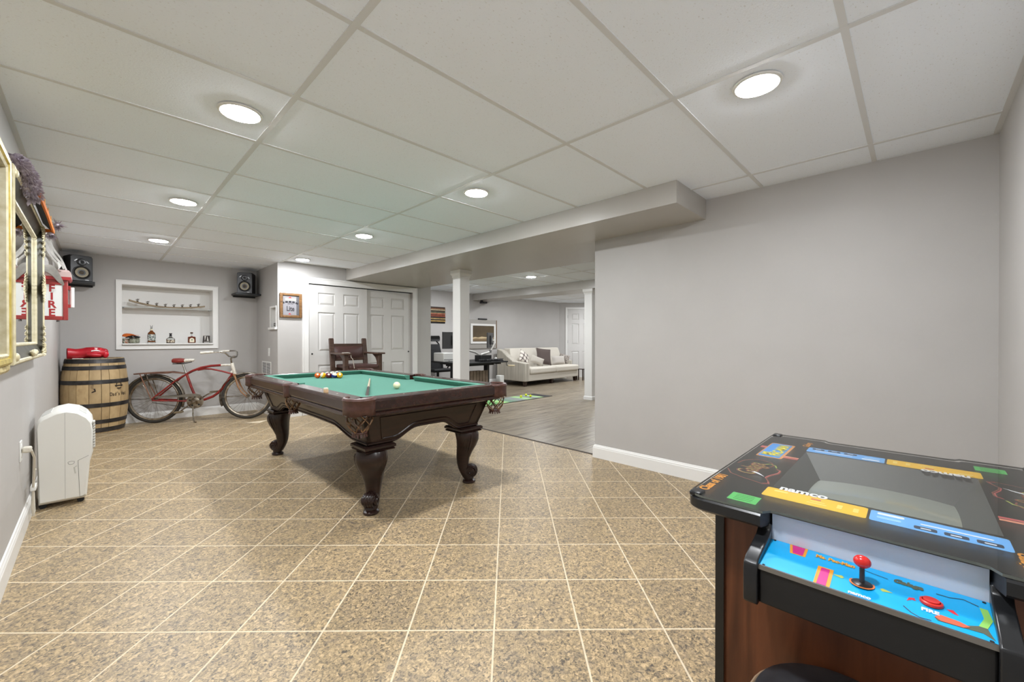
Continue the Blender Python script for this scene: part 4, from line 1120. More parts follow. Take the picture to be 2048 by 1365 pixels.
for k, (dy, dz) in enumerate(((-0.06, 0.055), (-0.022, 0.085), (0.022, 0.085), (0.06, 0.06))):
    c = Vector((gx, gy, GB)) + ax*0.318 + sd*dy
    MB().sphere((c.x, c.y, GB+dz-0.012), 0.034, 14, 10, (0.9, 0.8, 1.25)).build('finger', M_REDV, t, smooth=True)
c = Vector((gx, gy, GB)) + ax*0.19 - sd*0.085
MB().tube([c + Vector((-0.03, 0, 0.05)), c + Vector((0.03, -0.012, 0.042)), c + Vector((0.085, -0.004, 0.034))], [0.02, 0.026, 0.018], 12).build('thumb', M_REDV, t, smooth=True)
mb = MB()
mb.sheet([[Vector((gx, gy, GB)) + ax*(0.195+0.075*k/5) + sd*(-0.055-0.02*j) + Vector((0, 0, 0.128 - 0.017*j - 0.004*abs(k-2.5))) for k in range(6)] for j in range(3)])
mb.build('emblem', M_WPLAS, t, smooth=True)
t = tag(MB().box(-0.19, -0.10, 7.03, 7.075, GB-0.001, GB+0.004).build('paper_slip', mat('paper', (226, 224, 216), 0.7), None), 'white paper slip peeking out under the red glove', 'paper')

# ------------------------------------------------------------------ bicycle (local x along the bike, local y away from the camera)
BKA = Vector((0.545, 7.36, 0)); BKR = math.atan2(-0.487, 0.873)
t = thing('bicycle', 'old red cruiser bicycle with chrome fenders parked below the bottle niche', 'bicycle', BKA, BKR)
M_BRED = noise_mat('worn_red_paint', [(0.35, (104, 26, 22)), (0.6, (140, 30, 26)), (0.75, (112, 58, 40))], scale=14, rough=0.35)
M_RUST = noise_mat('tarnished_chrome', [(0.35, (96, 80, 62)), (0.65, (168, 160, 146))], scale=22, rough=0.32, metal=0.85)
M_TYRE = mat('tyre_grey', (52, 48, 42), 0.8)
M_BWHT = noise_mat('chipped_white', [(0.3, (190, 182, 166)), (0.6, (224, 220, 210))], scale=30, rough=0.45)
WRB = 0.325
def wheel(x0):
    c = (x0, 0, WRB)
    def ring(r, n): return [(x0+r*math.cos(2*PI*k/n), 0, WRB+r*math.sin(2*PI*k/n)) for k in range(n)]
    w_ = MB().tube(ring(0.302, 56), 0.0225, 10, closed=True).build('wheel', M_TYRE, t, local=True, smooth=True)
    MB().tube(ring(0.277, 56), 0.0165, 8, closed=True).build('rim', noise_mat('rim_chrome', [(0.35, (128, 112, 92)), (0.65, (190, 182, 168))], scale=12, rough=0.3, metal=0.8), w_, local=True, smooth=True)
    MB().cyl((x0, -0.05, WRB), (x0, 0.05, WRB), 0.012, 12).cyl((x0, -0.035, WRB), (x0, 0.035, WRB), 0.022, 14).build('hub', M_RUST, w_, local=True)
    for k in range(32):
        a = 2*PI*k/32; b = a + (0.55 if k % 4 < 2 else -0.55); s = -0.03 if k % 2 else 0.03
        MB().tube([(x0+0.02*math.cos(b), s, WRB+0.02*math.sin(b)), (x0+0.27*math.cos(a), 0, WRB+0.27*math.sin(a))], 0.0011, 4).build('spoke', M_RUST, w_, local=True)
wheel(0.02); wheel(1.125)
def bez(p0, p1, p2, n=12):
    return [tuple((1-u)**2*p0[i]+2*u*(1-u)*p1[i]+u*u*p2[i] for i in range(3)) for u in [k/n for k in range(n+1)]]
fr = MB()
ST = (0.385, 0, 0.665); CK = (0.508, 0, 0.285); HT = (0.934, 0, 0.775); HB = (0.962, 0, 0.655)
fr.tube([ST, (0.44, 0, 0.48), CK], 0.016, 10)
top = [(0.385, 0, 0.655), (0.46, 0, 0.70), (0.56, 0, 0.741), (0.68, 0, 0.765), (0.80, 0, 0.772)]
fr.tube(top, 0.0165, 10)
low = [(0.52, 0, 0.708), (0.60, 0, 0.724), (0.68, 0, 0.720), (0.80, 0, 0.690), (0.935, 0, 0.645)]
fr.tube(low, 0.0115, 10)
fr.tube([(0.945, 0, 0.650), (0.90, 0, 0.585), (0.82, 0, 0.455), (0.765, 0, 0.385), (0.70, 0, 0.335), (0.60, 0, 0.295), CK], 0.017, 10)
for s in (-1, 1):
    fr.tube([(0.385, s*0.012, 0.655), (0.30, s*0.035, 0.595), (0.20, s*0.055, 0.50), (0.02, s*0.065, WRB+0.01)], 0.010, 8)
    fr.tube([CK, (0.40, s*0.05, 0.29), (0.02, s*0.065, WRB-0.01)], 0.010, 8)
fr.cyl((0.508, -0.04, 0.285), (0.508, 0.04, 0.285), 0.024, 14)
fr.build('frame', M_BRED, t, local=True, smooth=True)
wf = MB().tube([(0.80, 0, 0.772), HT], 0.0155, 10).cyl((0.930, 0, 0.80), (0.968, 0, 0.64), 0.022, 14)
wf.tube([(0.925, 0, 0.665), (0.945, 0, 0.69)], 0.018, 10).build('head_tube', M_BWHT, t, local=True, smooth=True)
fk = MB()
for s in (-1, 1):
    fk.tube([(0.972, s*0.03, 0.63), (0.995, s*0.045, 0.56), (1.02, s*0.052, 0.475), (1.06, s*0.055, 0.395), (1.125, s*0.056, WRB)], [0.013, 0.013, 0.012, 0.010, 0.008], 8)
fk.cyl((0.972, -0.045, 0.632), (0.972, 0.045, 0.632), 0.017, 10)
fk.build('fork', noise_mat('rusty_fork', [(0.35, (120, 78, 44)), (0.65, (150, 112, 76))], scale=16, rough=0.4), t, local=True, smooth=True)
# fenders
def fender(x0, a0, a1, name):
    rows = []
    for k in range(27):
        a = a0 + (a1-a0)*k/26
        rows.append([(x0+(0.338+0.012*math.cos(q))*math.cos(a), 0.036*math.sin(q)*1.0, WRB+(0.328+0.014*math.cos(q))*math.sin(a)) for q in [-1.5+3.0*j/6 for j in range(7)]])
    o = MB().sheet(rows).build(name, M_RUST, t, local=True, smooth=True)
    o.modifiers.new('s', 'SOLIDIFY').thickness = 0.0025
fender(0.02, -0.35, 3.15, 'fender'); fender(1.125, 0.35, 3.55, 'fender')
for x0, xs, nm in ((0.02, -0.315, 'fender_stay'), (1.125, 0.795, 'fender_stay')):
    for s in (-1, 1): MB().tube([(x0, s*0.062, WRB), (xs, s*0.034, WRB+(0.01 if x0 < 1 else -0.0))], 0.0035, 6).build(nm, M_RUST, t, local=True)
# rear rack
rk = MB()
for s in (-1, 1): rk.tube([(-0.19, s*0.045, 0.672), (0.02, s*0.055, 0.685), (0.22, s*0.045, 0.69), (0.36, s*0.02, 0.668)], 0.008, 8)
rk.prism([(-0.19, -0.052), (-0.15, -0.062), (0.20, -0.05), (0.20, 0.05), (-0.15, 0.062), (-0.19, 0.052)], 'z', 0.672, 0.680)
rk.build('rack', noise_mat('brown_rack', [(0.3, (96, 62, 48)), (0.7, (124, 88, 70))], scale=10, rough=0.5), t, local=True, smooth=True)
for x in (-0.12, -0.05):
    for s in (-1, 1): MB().tube([(x, s*0.052, 0.672), (0.01 if x < -0.1 else 0.035, s*0.068, WRB+0.015)], 0.0065, 6).build('rack_stay', M_RUST if x > -0.1 else mat('rack_stay_rust', (128, 88, 68), 0.5), t, local=True)
# seat
MB().cyl((0.343, 0, 0.80), (0.384, 0, 0.66), 0.0125, 12).build('seat_post', M_CHROME, t, local=True, smooth=True)
def sring(x, wy, z0, z1, n=16): return [(x, wy*math.copysign(abs(math.cos(2*PI*k/n))**0.8, math.cos(2*PI*k/n)), (z0+z1)/2+(z1-z0)/2*math.copysign(abs(math.sin(2*PI*k/n))**0.7, math.sin(2*PI*k/n))) for k in range(n)]
MB().loft([sring(0.245, 0.06, 0.83, 0.865), sring(0.255, 0.098, 0.81, 0.878), sring(0.30, 0.11, 0.806, 0.880), sring(0.35, 0.088, 0.812, 0.872), sring(0.385, 0.064, 0.818, 0.866)]).build('saddle', mat('saddle_red', (124, 34, 26), 0.35), t, local=True, smooth=True)
MB().loft([sring(0.383, 0.066, 0.818, 0.868), sring(0.43, 0.044, 0.826, 0.868), sring(0.47, 0.033, 0.832, 0.868), sring(0.482, 0.02, 0.842, 0.862)]).build('saddle_nose', M_BWHT, t, local=True, smooth=True)
MB().tube([(0.25, -0.06, 0.802), (0.34, -0.035, 0.80), (0.45, 0, 0.822)], 0.005, 6).tube([(0.25, 0.06, 0.802), (0.34, 0.035, 0.80), (0.45, 0, 0.822)], 0.005, 6).build('saddle_spring', M_BLKM, t, local=True)
# stem, bars and grips
MB().cyl((0.928, 0, 0.80), (0.918, 0, 0.865), 0.011, 10).tube([(0.918, 0, 0.86), (0.935, 0, 0.885), (0.955, 0, 0.888)], 0.012, 10).cyl((0.955, -0.03, 0.886), (0.955, 0.03, 0.886), 0.017, 12).build('stem', M_RUST, t, local=True, smooth=True)
for s in (-1, 1):
    MB().tube([(0.955, 0, 0.886), (0.958, s*0.09, 0.886), (0.945, s*0.16, 0.905), (0.925, s*0.22, 0.950), (0.88, s*0.27, 0.968), (0.80, s*0.29, 0.966)], 0.011, 10).build('handlebar', M_CHROME, t, local=True, smooth=True)
    MB().tube([(0.81, s*0.288, 0.966), (0.74, s*0.30, 0.962), (0.67, s*0.31, 0.955)], [0.0145, 0.017, 0.0165], 12).build('grip', M_BWHT, t, local=True, smooth=True)
# drive
MB().lathe([(0.1, -0.004), (0.1, 0.004), (0.088, 0.005), (0.084, 0.001), (0.05, 0.001), (0.045, 0.005), (0.0, 0.006)], (0.508, -0.052, 0.285), (0, -1, 0), 40).build('chainring', M_RUST, t, local=True, smooth=True)
for k in range(5):
    a = 2*PI*k/5+0.4
    MB().cyl((0.508+0.065*math.cos(a), -0.0535, 0.285+0.065*math.sin(a)), (0.508+0.065*math.cos(a), -0.0555, 0.285+0.065*math.sin(a)), 0.012, 10).build('chainring_hole', M_BLKM, t, local=True)
MB().prism([(0.04, 0.372), (0.30, 0.372), (0.42, 0.388), (0.52, 0.392), (0.58, 0.372), (0.56, 0.352), (0.40, 0.345), (0.04, 0.352)], 'y', -0.070, -0.062).build('chain_guard', mat('guard_grey', (132, 126, 116), 0.4, 0.6), t, local=True)
MB().tube([(0.02, -0.052, 0.285), (0.25, -0.052, 0.235), (0.508, -0.052, 0.182)], 0.004, 5).tube([(0.02, -0.052, 0.362), (0.508, -0.052, 0.386)], 0.004, 5).build('chain', mat('chain_dark', (62, 54, 44), 0.6, 0.5), t, local=True)
MB().tube([(0.508, -0.06, 0.285), (0.42, -0.085, 0.215), (0.345, -0.085, 0.155)], 0.009, 8).tube([(0.508, 0.06, 0.285), (0.596, 0.085, 0.355), (0.67, 0.085, 0.385)], 0.009, 8).build('crank', M_RUST, t, local=True, smooth=True)
for c in ((0.345, -0.125, 0.152), (0.67, 0.125, 0.388)):
    MB().obox(c, (0.09, 0.075, 0.022), ((1, 0, 0.05), (0, 1, 0), (-0.05, 0, 1))).build('pedal', mat('pedal_grey', (110, 96, 74), 0.6), t, local=True, bevel=0.004)
MB().tube([(0.47, -0.02, 0.27), (0.50, -0.10, 0.10), (0.525, -0.125, 0.006)], 0.008, 8).tube([(0.52, -0.12, 0.008), (0.55, -0.13, 0.006)], 0.008, 6).build('kickstand', M_RUST, t, local=True, smooth=True)

# ------------------------------------------------------------------ dehumidifier, its plug and cord
M_DEH = mat('dehumidifier_plastic', (226, 225, 219), 0.45)
HY0, HY1 = 4.12, 4.50
t = thing('dehumidifier', 'white plastic dehumidifier standing against the left wall near the outlet', 'dehumidifier', (-0.15, 4.31, 0))
def dprof(ins=0.0):
    p = [(-0.268, 0.03), (-0.060, 0.03), (-0.045, 0.04), (-0.034, 0.20), (-0.028, 0.28), (-0.012, 0.35), (-0.010, 0.50), (-0.018, 0.565), (-0.040, 0.605), (-0.085, 0.645), (-0.140, 0.662), (-0.190, 0.652), (-0.255, 0.615), (-0.272, 0.595), (-0.278, 0.56)]
    cx, cz = -0.145, 0.34
    return [(x + (cx-x)*ins, z + (cz-z)*ins) for x, z in p]
MB().loft([[(x, y, z) for x, z in dprof(i)] for i, y in ((0.07, HY0), (0.03, HY0+0.010), (0.0, HY0+0.03), (0.0, HY1-0.03), (0.03, HY1-0.01), (0.07, HY1))]).build('body', M_DEH, t, smooth=True)
MB().box(-0.1475, -0.1455, HY0-0.0006, HY0+0.002, 0.052, 0.637).build('seam', mat('seam_grey', (176, 176, 172), 0.6), t)
for k in range(10):
    z = 0.375 + 0.019*k
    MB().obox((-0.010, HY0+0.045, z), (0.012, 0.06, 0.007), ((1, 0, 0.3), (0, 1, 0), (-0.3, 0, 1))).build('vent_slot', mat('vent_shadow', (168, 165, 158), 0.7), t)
    MB().obox((-0.0075, HY0+0.045, z+0.008), (0.010, 0.064, 0.008), ((1, 0, 0.2), (0, 1, 0), (-0.2, 0, 1))).build('vent_fin', M_DEH, t)
M_DARKL = mat('seam_dark', (120, 120, 116), 0.6)
mb = MB()
P = [(-0.078, 0.045), (-0.086, 0.30), (-0.035, 0.325)]
for a, b in ((P[0], P[1]), (P[1], P[2]), (P[0], (-0.052, 0.05))):
    mb.bar((a[0], HY0-0.0003, a[1]), (b[0], HY0-0.0003, b[1]), 0.0018, 0.0018, (0, 1, 0))
mb.build('tank_outline', M_DARKL, t)
MB().tube([(-0.118+0.015*math.cos(a), HY0-0.0005, 0.292+0.013*math.sin(a)) for a in [PI+PI*k/10 for k in range(11)]] + [(-0.103, HY0-0.0005, 0.298), (-0.118, HY0-0.0005, 0.302), (-0.133, HY0-0.0005, 0.298)], 0.001, 5, closed=True).build('drain_cap', M_DARKL, t)
MB().tube([(-0.091, HY0-0.001, 0.265), (-0.104, HY0-0.001, 0.258), (-0.098, HY0-0.001, 0.215)], 0.003, 6).build('finger_grip', mat('grip_grey', (196, 196, 190), 0.5), t)
MB().obox((-0.232, (HY0+HY1)/2, 0.6295), (0.05, HY1-HY0-0.12, 0.006), ((0.84, 0, 0.50), (0, 1, 0), (-0.50, 0, 0.84))).build('top_handle', mat('panel_grey', (200, 200, 196), 0.4), t, bevel=0.002)
MB().obox((-0.062, (HY0+HY1)/2, 0.6265), (0.045, HY1-HY0-0.1, 0.005), ((0.75, 0, -0.66), (0, 1, 0), (0.66, 0, 0.75))).build('control_strip', mat('panel_grey', (200, 200, 196), 0.4), t, bevel=0.002)
for x in (-0.25, -0.075):
    for y in (HY0+0.05, HY1-0.05): MB().cyl((x, y-0.012, 0.018), (x, y+0.012, 0.018), 0.018, 12).build('caster', M_BLKM, t)
M_CORD = mat('cord_offwhite', (206, 200, 186), 0.5)
t = thing('power_cord', 'off-white power cord looping from the outlet down behind the dehumidifier', 'cord', (XL+0.02, 3.68, 0.48))
MB().box(XL+0.008, XL+0.045, 3.645, 3.69, 0.482, 0.515).build('plug', M_CORD, t, bevel=0.008)
MB().tube([(XL+0.042, 3.672, 0.49), (XL+0.05, 3.71, 0.44), (XL+0.042, 3.80, 0.33), (XL+0.035, 3.86, 0.22), (XL+0.03, 3.87, 0.10), (XL+0.034, 3.89, 0.045), (XL+0.034, 3.93, 0.06), (XL+0.03, 3.93, 0.2), (XL+0.03, 4.0, 0.30), (XL+0.026, 4.15, 0.28)], 0.006, 8).build('cable', M_CORD, t, smooth=True)
MB().box(XL+0.022, XL+0.046, 3.85, 3.945, 0.205, 0.235).build('cable_tie', M_WPLAS, t, bevel=0.004)

# ------------------------------------------------------------------ mirrors on the left wall
M_GOLD = noise_mat('aged_gold', [(0.3, (140, 118, 58)), (0.55, (206, 190, 136)), (0.7, (226, 214, 172))], scale=18, stretch=(1, 1, 4), rough=0.4, metal=0.25)
M_CREAMF = noise_mat('champagne_leaf', [(0.3, (196, 184, 146)), (0.7, (226, 218, 190))], scale=24, rough=0.42, metal=0.15)
M_PEWT = noise_mat('pewter_frame', [(0.3, (58, 57, 50)), (0.7, (96, 94, 84))], scale=10, stretch=(1, 1, 0.2), rough=0.35, metal=0.3)
M_MIRR = mat('mirror', (226, 228, 228), 0.01, 1.0)
def frame_rect(mb, y0, y1, z0, z1, prof):
    """mitred frame on the left wall: prof = closed list of (inwards, out from wall)"""
    rings = []
    for cy, cz, sy, sz in ((y0, z0, 1, 1), (y1, z0, -1, 1), (y1, z1, -1, -1), (y0, z1, 1, -1)):
        rings.append([(XL+o, cy+sy*i, cz+sz*i) for i, o in prof])
    return mb.loft(rings, caps=False, closed_path=True)
# near frame: black picture with a ridged gold frame
t = thing('framed_picture', 'dark picture in a ridged gold frame nearest the camera on the left wall', 'picture', (XL, 2.2, 1.5))
fy0, fy1, fz0, fz1 = 1.75, 2.85, 0.993, 1.955
frame_rect(MB(), fy0, fy1, fz0, fz1, [(0, 0.002), (0, 0.034), (0.012, 0.042), (0.03, 0.040), (0.034, 0.030), (0.034, 0.002)]).build('outer_moulding', M_GOLD, t)
frame_rect(MB(), fy0, fy1, fz0, fz1, [(0.034, 0.002), (0.034, 0.044), (0.045, 0.052), (0.062, 0.050), (0.066, 0.036), (0.066, 0.002)]).build('inner_moulding', noise_mat('bright_gold', [(0.3, (170, 146, 60)), (0.7, (214, 196, 110))], scale=20, rough=0.35, metal=0.3), t)
frame_rect(MB(), fy0, fy1, fz0, fz1, [(0.066, 0.002), (0.066, 0.042), (0.075, 0.046), (0.083, 0.04), (0.083, 0.002)]).build('bead', M_CREAMF, t)
MB().box(XL+0.002, XL+0.02, fy0+0.08, fy1-0.08, fz0+0.08, fz1-0.08).build('picture', mat('dark_picture', (30, 27, 30), 0.15), t)
# far mirror: pewter panels, cream beads and cast corner ornaments
my0, my1, mz0, mz1 = 2.89, 4.41, 1.02, 1.93
t = thing('wall_mirror', 'large mirror in a pewter and champagne frame with cast leaf ornaments', 'mirror', (XL, (my0+my1)/2, 1.5))
frame_rect(MB(), my0, my1, mz0, mz1, [(0, 0.002), (0, 0.048), (0.008, 0.054), (0.018, 0.053), (0.022, 0.046), (0.022, 0.002)]).build('outer_bead', M_CREAMF, t)
frame_rect(MB(), my0, my1, mz0, mz1, [(0.022, 0.002), (0.022, 0.046), (0.05, 0.034), (0.080, 0.020), (0.080, 0.002)]).build('frame', M_PEWT, t)
frame_rect(MB(), my0, my1, mz0, mz1, [(0.080, 0.002), (0.080, 0.020), (0.086, 0.025), (0.095, 0.023), (0.10, 0.014), (0.10, 0.002)]).build('inner_bead', M_CREAMF, t)
MB().box(XL+0.002, XL+0.012, my0+0.095, my1-0.095, mz0+0.095, mz1-0.095).build('mirror_glass', M_MIRR, t)
def ornament(cy, cz, sy, sz, corner):
    mb = MB()
    if corner:
        arms = [((0, 1), 0.16), ((1, 0), 0.14), ((1, 1), 0.07)]
    else:
        arms = [((0, 1), 0.075), ((0, -1), 0.075), ((1, 0.4), 0.06), ((1, -0.4), 0.06)]
    for (dy, dz), L in arms:
        d = Vector((0, dy*sy, dz*sz)).normalized()
        for k in range(5):
            f = k/4; c = Vector((XL+0.05, cy, cz)) + d*L*f
            s = d.cross(Vector((1, 0, 0)))
            for q in (-1, 1):
                mb.tube([c, c + s*q*0.022*(1-0.6*f) + d*0.012 + Vector((0.006, 0, 0)), c + s*q*0.030*(1-0.6*f) + d*0.028], [0.008*(1-0.4*f), 0.007*(1-0.4*f), 0.002], 6)
            mb.sphere(c + Vector((0.004, 0, 0)), 0.011*(1-0.4*f), 8, 6)
    mb.build('ornament', M_CREAMF, t, smooth=True)
for cz, sz in ((mz0+0.03, 1), (mz1-0.03, -1)): ornament(my1-0.03, cz, -1, sz, True)
ornament(my1-0.03, (mz0+mz1)/2+0.02, -1, 1, False)
MB().tube([(XL+0.05, (my0+my1)/2-0.09, mz0+0.05), (XL+0.056, (my0+my1)/2-0.04, mz0+0.03), (XL+0.058, (my0+my1)/2, mz0+0.045), (XL+0.056, (my0+my1)/2+0.04, mz0+0.03), (XL+0.05, (my0+my1)/2+0.09, mz0+0.05)], [0.005, 0.011, 0.016, 0.011, 0.005], 8).build('ornament', M_CREAMF, t, smooth=True)
for cz in (mz0+0.035, mz1-0.035): MB().sphere((XL+0.052, my0+0.035, cz), 0.02, 12, 8, (0.6, 1, 1)).build('ornament', M_CREAMF, t, smooth=True)

# feather boa and orange banner draped along the mirror's top edge
M_BOA = noise_mat('boa_lilac', [(0.35, (146, 134, 146)), (0.6, (188, 178, 188)), (0.72, (214, 208, 214))], scale=40, rough=0.95)
rb_ = random.Random(21)
t = thing('feather_boa', 'fluffy lilac-grey boa draped along the top of the large mirror', 'boa', (XL+0.04, 3.1, 2.03))
mb = MB()
path = [(XL+0.034, 2.93, 1.958), (XL+0.042, 3.02, 1.972), (XL+0.055, 3.14, 1.965), (XL+0.062, 3.27, 1.94), (XL+0.066, 3.37, 1.905)]
core = MB().tube(path, [0.012, 0.03, 0.038, 0.04, 0.025], 10)
core.build('boa_core', M_BOA, t, smooth=True)
for k in range(900):
    u = rb_.random()*3.999; i = int(u); f = u-i
    p = Vector(path[i]).lerp(Vector(path[i+1]), f)
    d = Vector((rb_.gauss(0, 1), rb_.gauss(0, 1), rb_.gauss(0, 1) - 0.2)).normalized()
    if d.x < -0.3: d.x *= -1
    L = (0.014+0.016*rb_.random())*(0.4+0.6*min(1, u))
    s = d.cross(Vector((0.3, 0.5, 0.7))).normalized()*0.007
    q = p + d*0.030*min(1, 0.4+u*0.6)
    e = q + d*L + Vector((0, 0, -0.004)); m2 = q + d*L*0.6
    mb.add([q-s*0.5, q+s*0.5, m2+s, e, m2-s], [(0, 1, 2, 3, 4)])
tag(mb.build('barbs', M_BOA, t), kind='stuff')
t = thing('orange_banner', 'black banner with orange border hung over the far half of the mirror top', 'banner', (XL+0.06, 3.85, 1.93))
M_ORNG = mat('orange_felt', (206, 108, 20), 0.85); M_BLKC = mat('black_cloth', (26, 22, 24), 0.9)
by0, by1 = 3.32, 4.36
MB().loft([[(XL+0.05+o, y, z) for o, z in ((0, zt-0.006), (0, zt), (0.048, zt-0.055), (0.046, zt-0.062))] for y, zt in ((by0, 1.962), ((by0+by1)/2, 1.968), (by1, 1.957))]).build('cloth', M_BLKC, t)
MB().loft([[(XL+0.094+o, y, zt-0.052+z) for o, z in ((0, -0.014), (0.010, -0.018), (0.012, 0.004), (0.0, 0.006))] for y, zt in ((by0, 1.962), ((by0+by1)/2, 1.968), (by1, 1.957))]).build('front_border', M_ORNG, t)
MB().box(XL+0.05, XL+0.105, by1-0.012, by1+0.012, 1.893, 1.913).build('end_border', M_ORNG, t)
for k in range(4):
    y = by0+0.06+0.24*k
    MB().prism([(y, 1.918), (y+0.05, 1.918), (y+0.03, 1.965), (y+0.01, 1.95)], 'x', XL+0.098, XL+0.102).build('felt_flame', mat('orange_pale', (206, 150, 84), 0.85), t)
for nm, y, x, lab in (('tassel', by1+0.05, XL+0.115, 'frayed lilac tassel cluster at the far top corner of the mirror'), ('tassel', by1-0.0, XL+0.085, 'pale hanging tassel just below the banner\'s far end')):
    z0 = 1.96 if 'cluster' in lab else 1.885
    tt = thing(nm, lab, 'tassel', (x, y, z0))
    MB().sphere((x, y, z0), 0.016, 10, 8).build('knot', M_BOA, tt, smooth=True)
    mb = MB()
    for k in range(70):
        d = Vector((rb_.gauss(0, 0.45), rb_.gauss(0, 0.45), -0.7 if 'pale' in lab else rb_.gauss(-0.3, 0.8))).normalized(); L = 0.03+0.03*rb_.random()
        p = Vector((x, y, z0)); s = d.cross(Vector((0.4, 0.5, 0.6))).normalized()*0.004
        mb.add([p, p+d*L*0.5+s, p+d*L, p+d*L*0.5-s], [(0, 1, 2, 3)])
    tag(mb.build('strands', M_BOA, tt), kind='stuff')

# ------------------------------------------------------------------ red FIRE box light on the left wall
M_FRED = noise_mat('fire_red', [(0.3, (140, 44, 42)), (0.7, (164, 58, 54))], scale=8, rough=0.35)
M_FRT = mat('faded_red', (188, 164, 160), 0.5)
fy, fyb = 4.62, 4.84
t = thing('fire_alarm_light', 'red wall box with white panels lettered FIRE beyond the mirror', 'sign', (XL, 4.73, 1.4))
fx0, fx1, fz0, fz1 = XL+0.002, -0.150, 1.283, 1.60
MB().box(fx0, fx1, fy+0.012, fyb-0.012, fz0+0.008, fz1).build('body', M_FRED, t)
for a, b, c, d in ((fx0, fx0+0.012, fz0, fz1), (fx1-0.022, fx1+0.004, fz0, fz1), (fx0+0.012, fx1-0.022, fz0, fz0+0.030), (fx0+0.012, fx1-0.022, fz1-0.05, fz1)):
    MB().box(a, b, fy, fy+0.012, c, d).build('bezel', M_FRED, t, bevel=0.004)
MB().box(fx0+0.012, fx1-0.022, fy+0.006, fy+0.012, fz0+0.030, fz1-0.05).build('panel', mat('sign_white', (226, 228, 226), 0.4), t)
M_SRED = mat('sign_red', (164, 40, 44), 0.5)
for k, ch in enumerate('FIRE'):
    text(ch, 0.074, (-0.228, fy+0.0055, 1.520-0.061*k), (1, 0, 0), (0, 0, 1), M_SRED, t, bold=0.0025, sx=0.92)
MB().prism([(fx0, fz1-0.012), (fx1+0.012, fz1-0.012), (fx1+0.022, fz1+0.002), (fx1+0.022, fz1+0.012), (fx0, fz1+0.012)], 'y', fy-0.015, fyb).build('cap_edge', M_SRED, t)
MB().loft([[(fx0, y0, z), (x1, y0, z), (x1, y1, z), (fx0, y1, z)] for x1, y0, y1, z in ((fx1+0.022, fy-0.015, fyb, fz1+0.012), (fx1+0.020, fy-0.012, fyb, fz1+0.05), (fx1+0.008, fy, fyb-0.01, fz1+0.066))]).build('cap', M_FRT, t)
MB().box(fx1, fx1+0.016, fy+0.10, fy+0.15, 1.385, 1.41).box(fx1, fx1+0.016, fy+0.10, fy+0.15, 1.525, 1.555).build('handle_mount', M_FRED, t)
MB().cyl((fx1+0.022, fy+0.125, 1.39), (fx1+0.022, fy+0.125, 1.545), 0.014, 14).build('handle', M_WPLAS, t, smooth=True)
MB().cyl((fx1-0.05, fy+0.06, fz0-0.012), (fx1-0.05, fy+0.06, fz0+0.01), 0.008, 10).build('knob', M_STEEL, t)
# grey cloth glove-like flags lying over the box
M_FLAG = noise_mat('grey_cloth', [(0.3, (150, 147, 142)), (0.7, (196, 193, 188))], scale=14, rough=0.8)
zt = fz1+0.066
t = thing('grey_pennants', 'grey folded cloth pennants leaning on the wall above the FIRE box', 'pennant', (XL+0.05, 4.7, zt))
for k, (y, x0, x1, zz, wv, hw) in enumerate(((4.585, -0.262, -0.166, 0.215, 0.006, 0.006), (4.62, -0.285, -0.196, 0.205, 0.010, 0.008), (4.66, -0.246, -0.150, 0.225, 0.004, 0.005), (4.70, -0.290, -0.215, 0.175, 0.008, 0.010))):
    rings = []
    for i in range(12):
        u = i/11; x = x0+(x1-x0)*u + wv*math.sin(u*9+k); z = zt+zz*(1-u) + 0.004
        rings.append([(x-hw, y-0.010, z-0.004), (x+hw, y-0.008, z+0.002), (x+hw*1.2, y+0.012, z), (x-hw*0.6, y+0.012, z-0.006)])
    MB().loft(rings).build('pennant', M_FLAG, t, smooth=True)
MB().obox((-0.195, 4.63, zt+0.03), (0.03, 0.02, 0.055), ((1, 0, -0.5), (0, 1, 0), (0.5, 0, 1))).build('buckle', M_WPLAS, t, bevel=0.003)
rings = []
for i in range(12):
    u = i/11; x = -0.285+0.118*u**0.9; zc = zt+0.004+0.022*math.sin(min(1, u*1.3)*PI)-0.118*u**2.2; h = 0.006+0.030*math.sin(PI*min(1, 0.12+u*0.88))**0.8
    rings.append([(x-0.2*h, fy-0.022, zc-h*1.3), (x-0.2*h+0.003, fy-0.027, zc-h*1.3), (x+0.3*h+0.003, fy-0.036, zc+h*0.3), (x+0.3*h, fy-0.030, zc+h*0.3)])
MB().loft(rings).build('front_flap', M_FLAG, t, smooth=True)

# ------------------------------------------------------------------ far room: sofa
M_SOFA = noise_mat('sofa_fabric', [(0.3, (196, 190, 178)), (0.7, (214, 208, 197))], scale=60, stretch=(8, 1, 1), rough=0.9, bump=0.1)
M_SARM = noise_mat('sofa_stripe', [(0.42, (166, 160, 148)), (0.58, (196, 190, 178))], scale=26, stretch=(1, 4, 0.05), rough=0.9)
M_FOOT = mat('sofa_foot', (52, 36, 28), 0.4)
SX0, SX1, SY, SYB = 7.16, 9.38, 6.60, 7.60
t = thing('sofa', 'pale grey two-seat sofa against the far wall of the far room', 'sofa', (8.27, 7.1, 0))
MB().box(SX0+0.06, SX1-0.03, SY+0.02, SYB-0.05, 0.12, 0.285).build('base', M_SOFA, t, bevel=0.015)
mid = (SX0+0.20+SX1-0.04)/2
for a, b in ((SX0+0.19, mid-0.004), (mid+0.004, SX1-0.05)):
    MB().box(a, b, SY-0.02, SYB-0.22, 0.285, 0.445).build('seat_cushion', M_SOFA, t, bevel=0.045, segs=4)
MB().box(SX0+0.05, SX1, SYB-0.20, SYB-0.02, 0.12, 0.82).build('backrest', M_SOFA, t, bevel=0.03, segs=3)
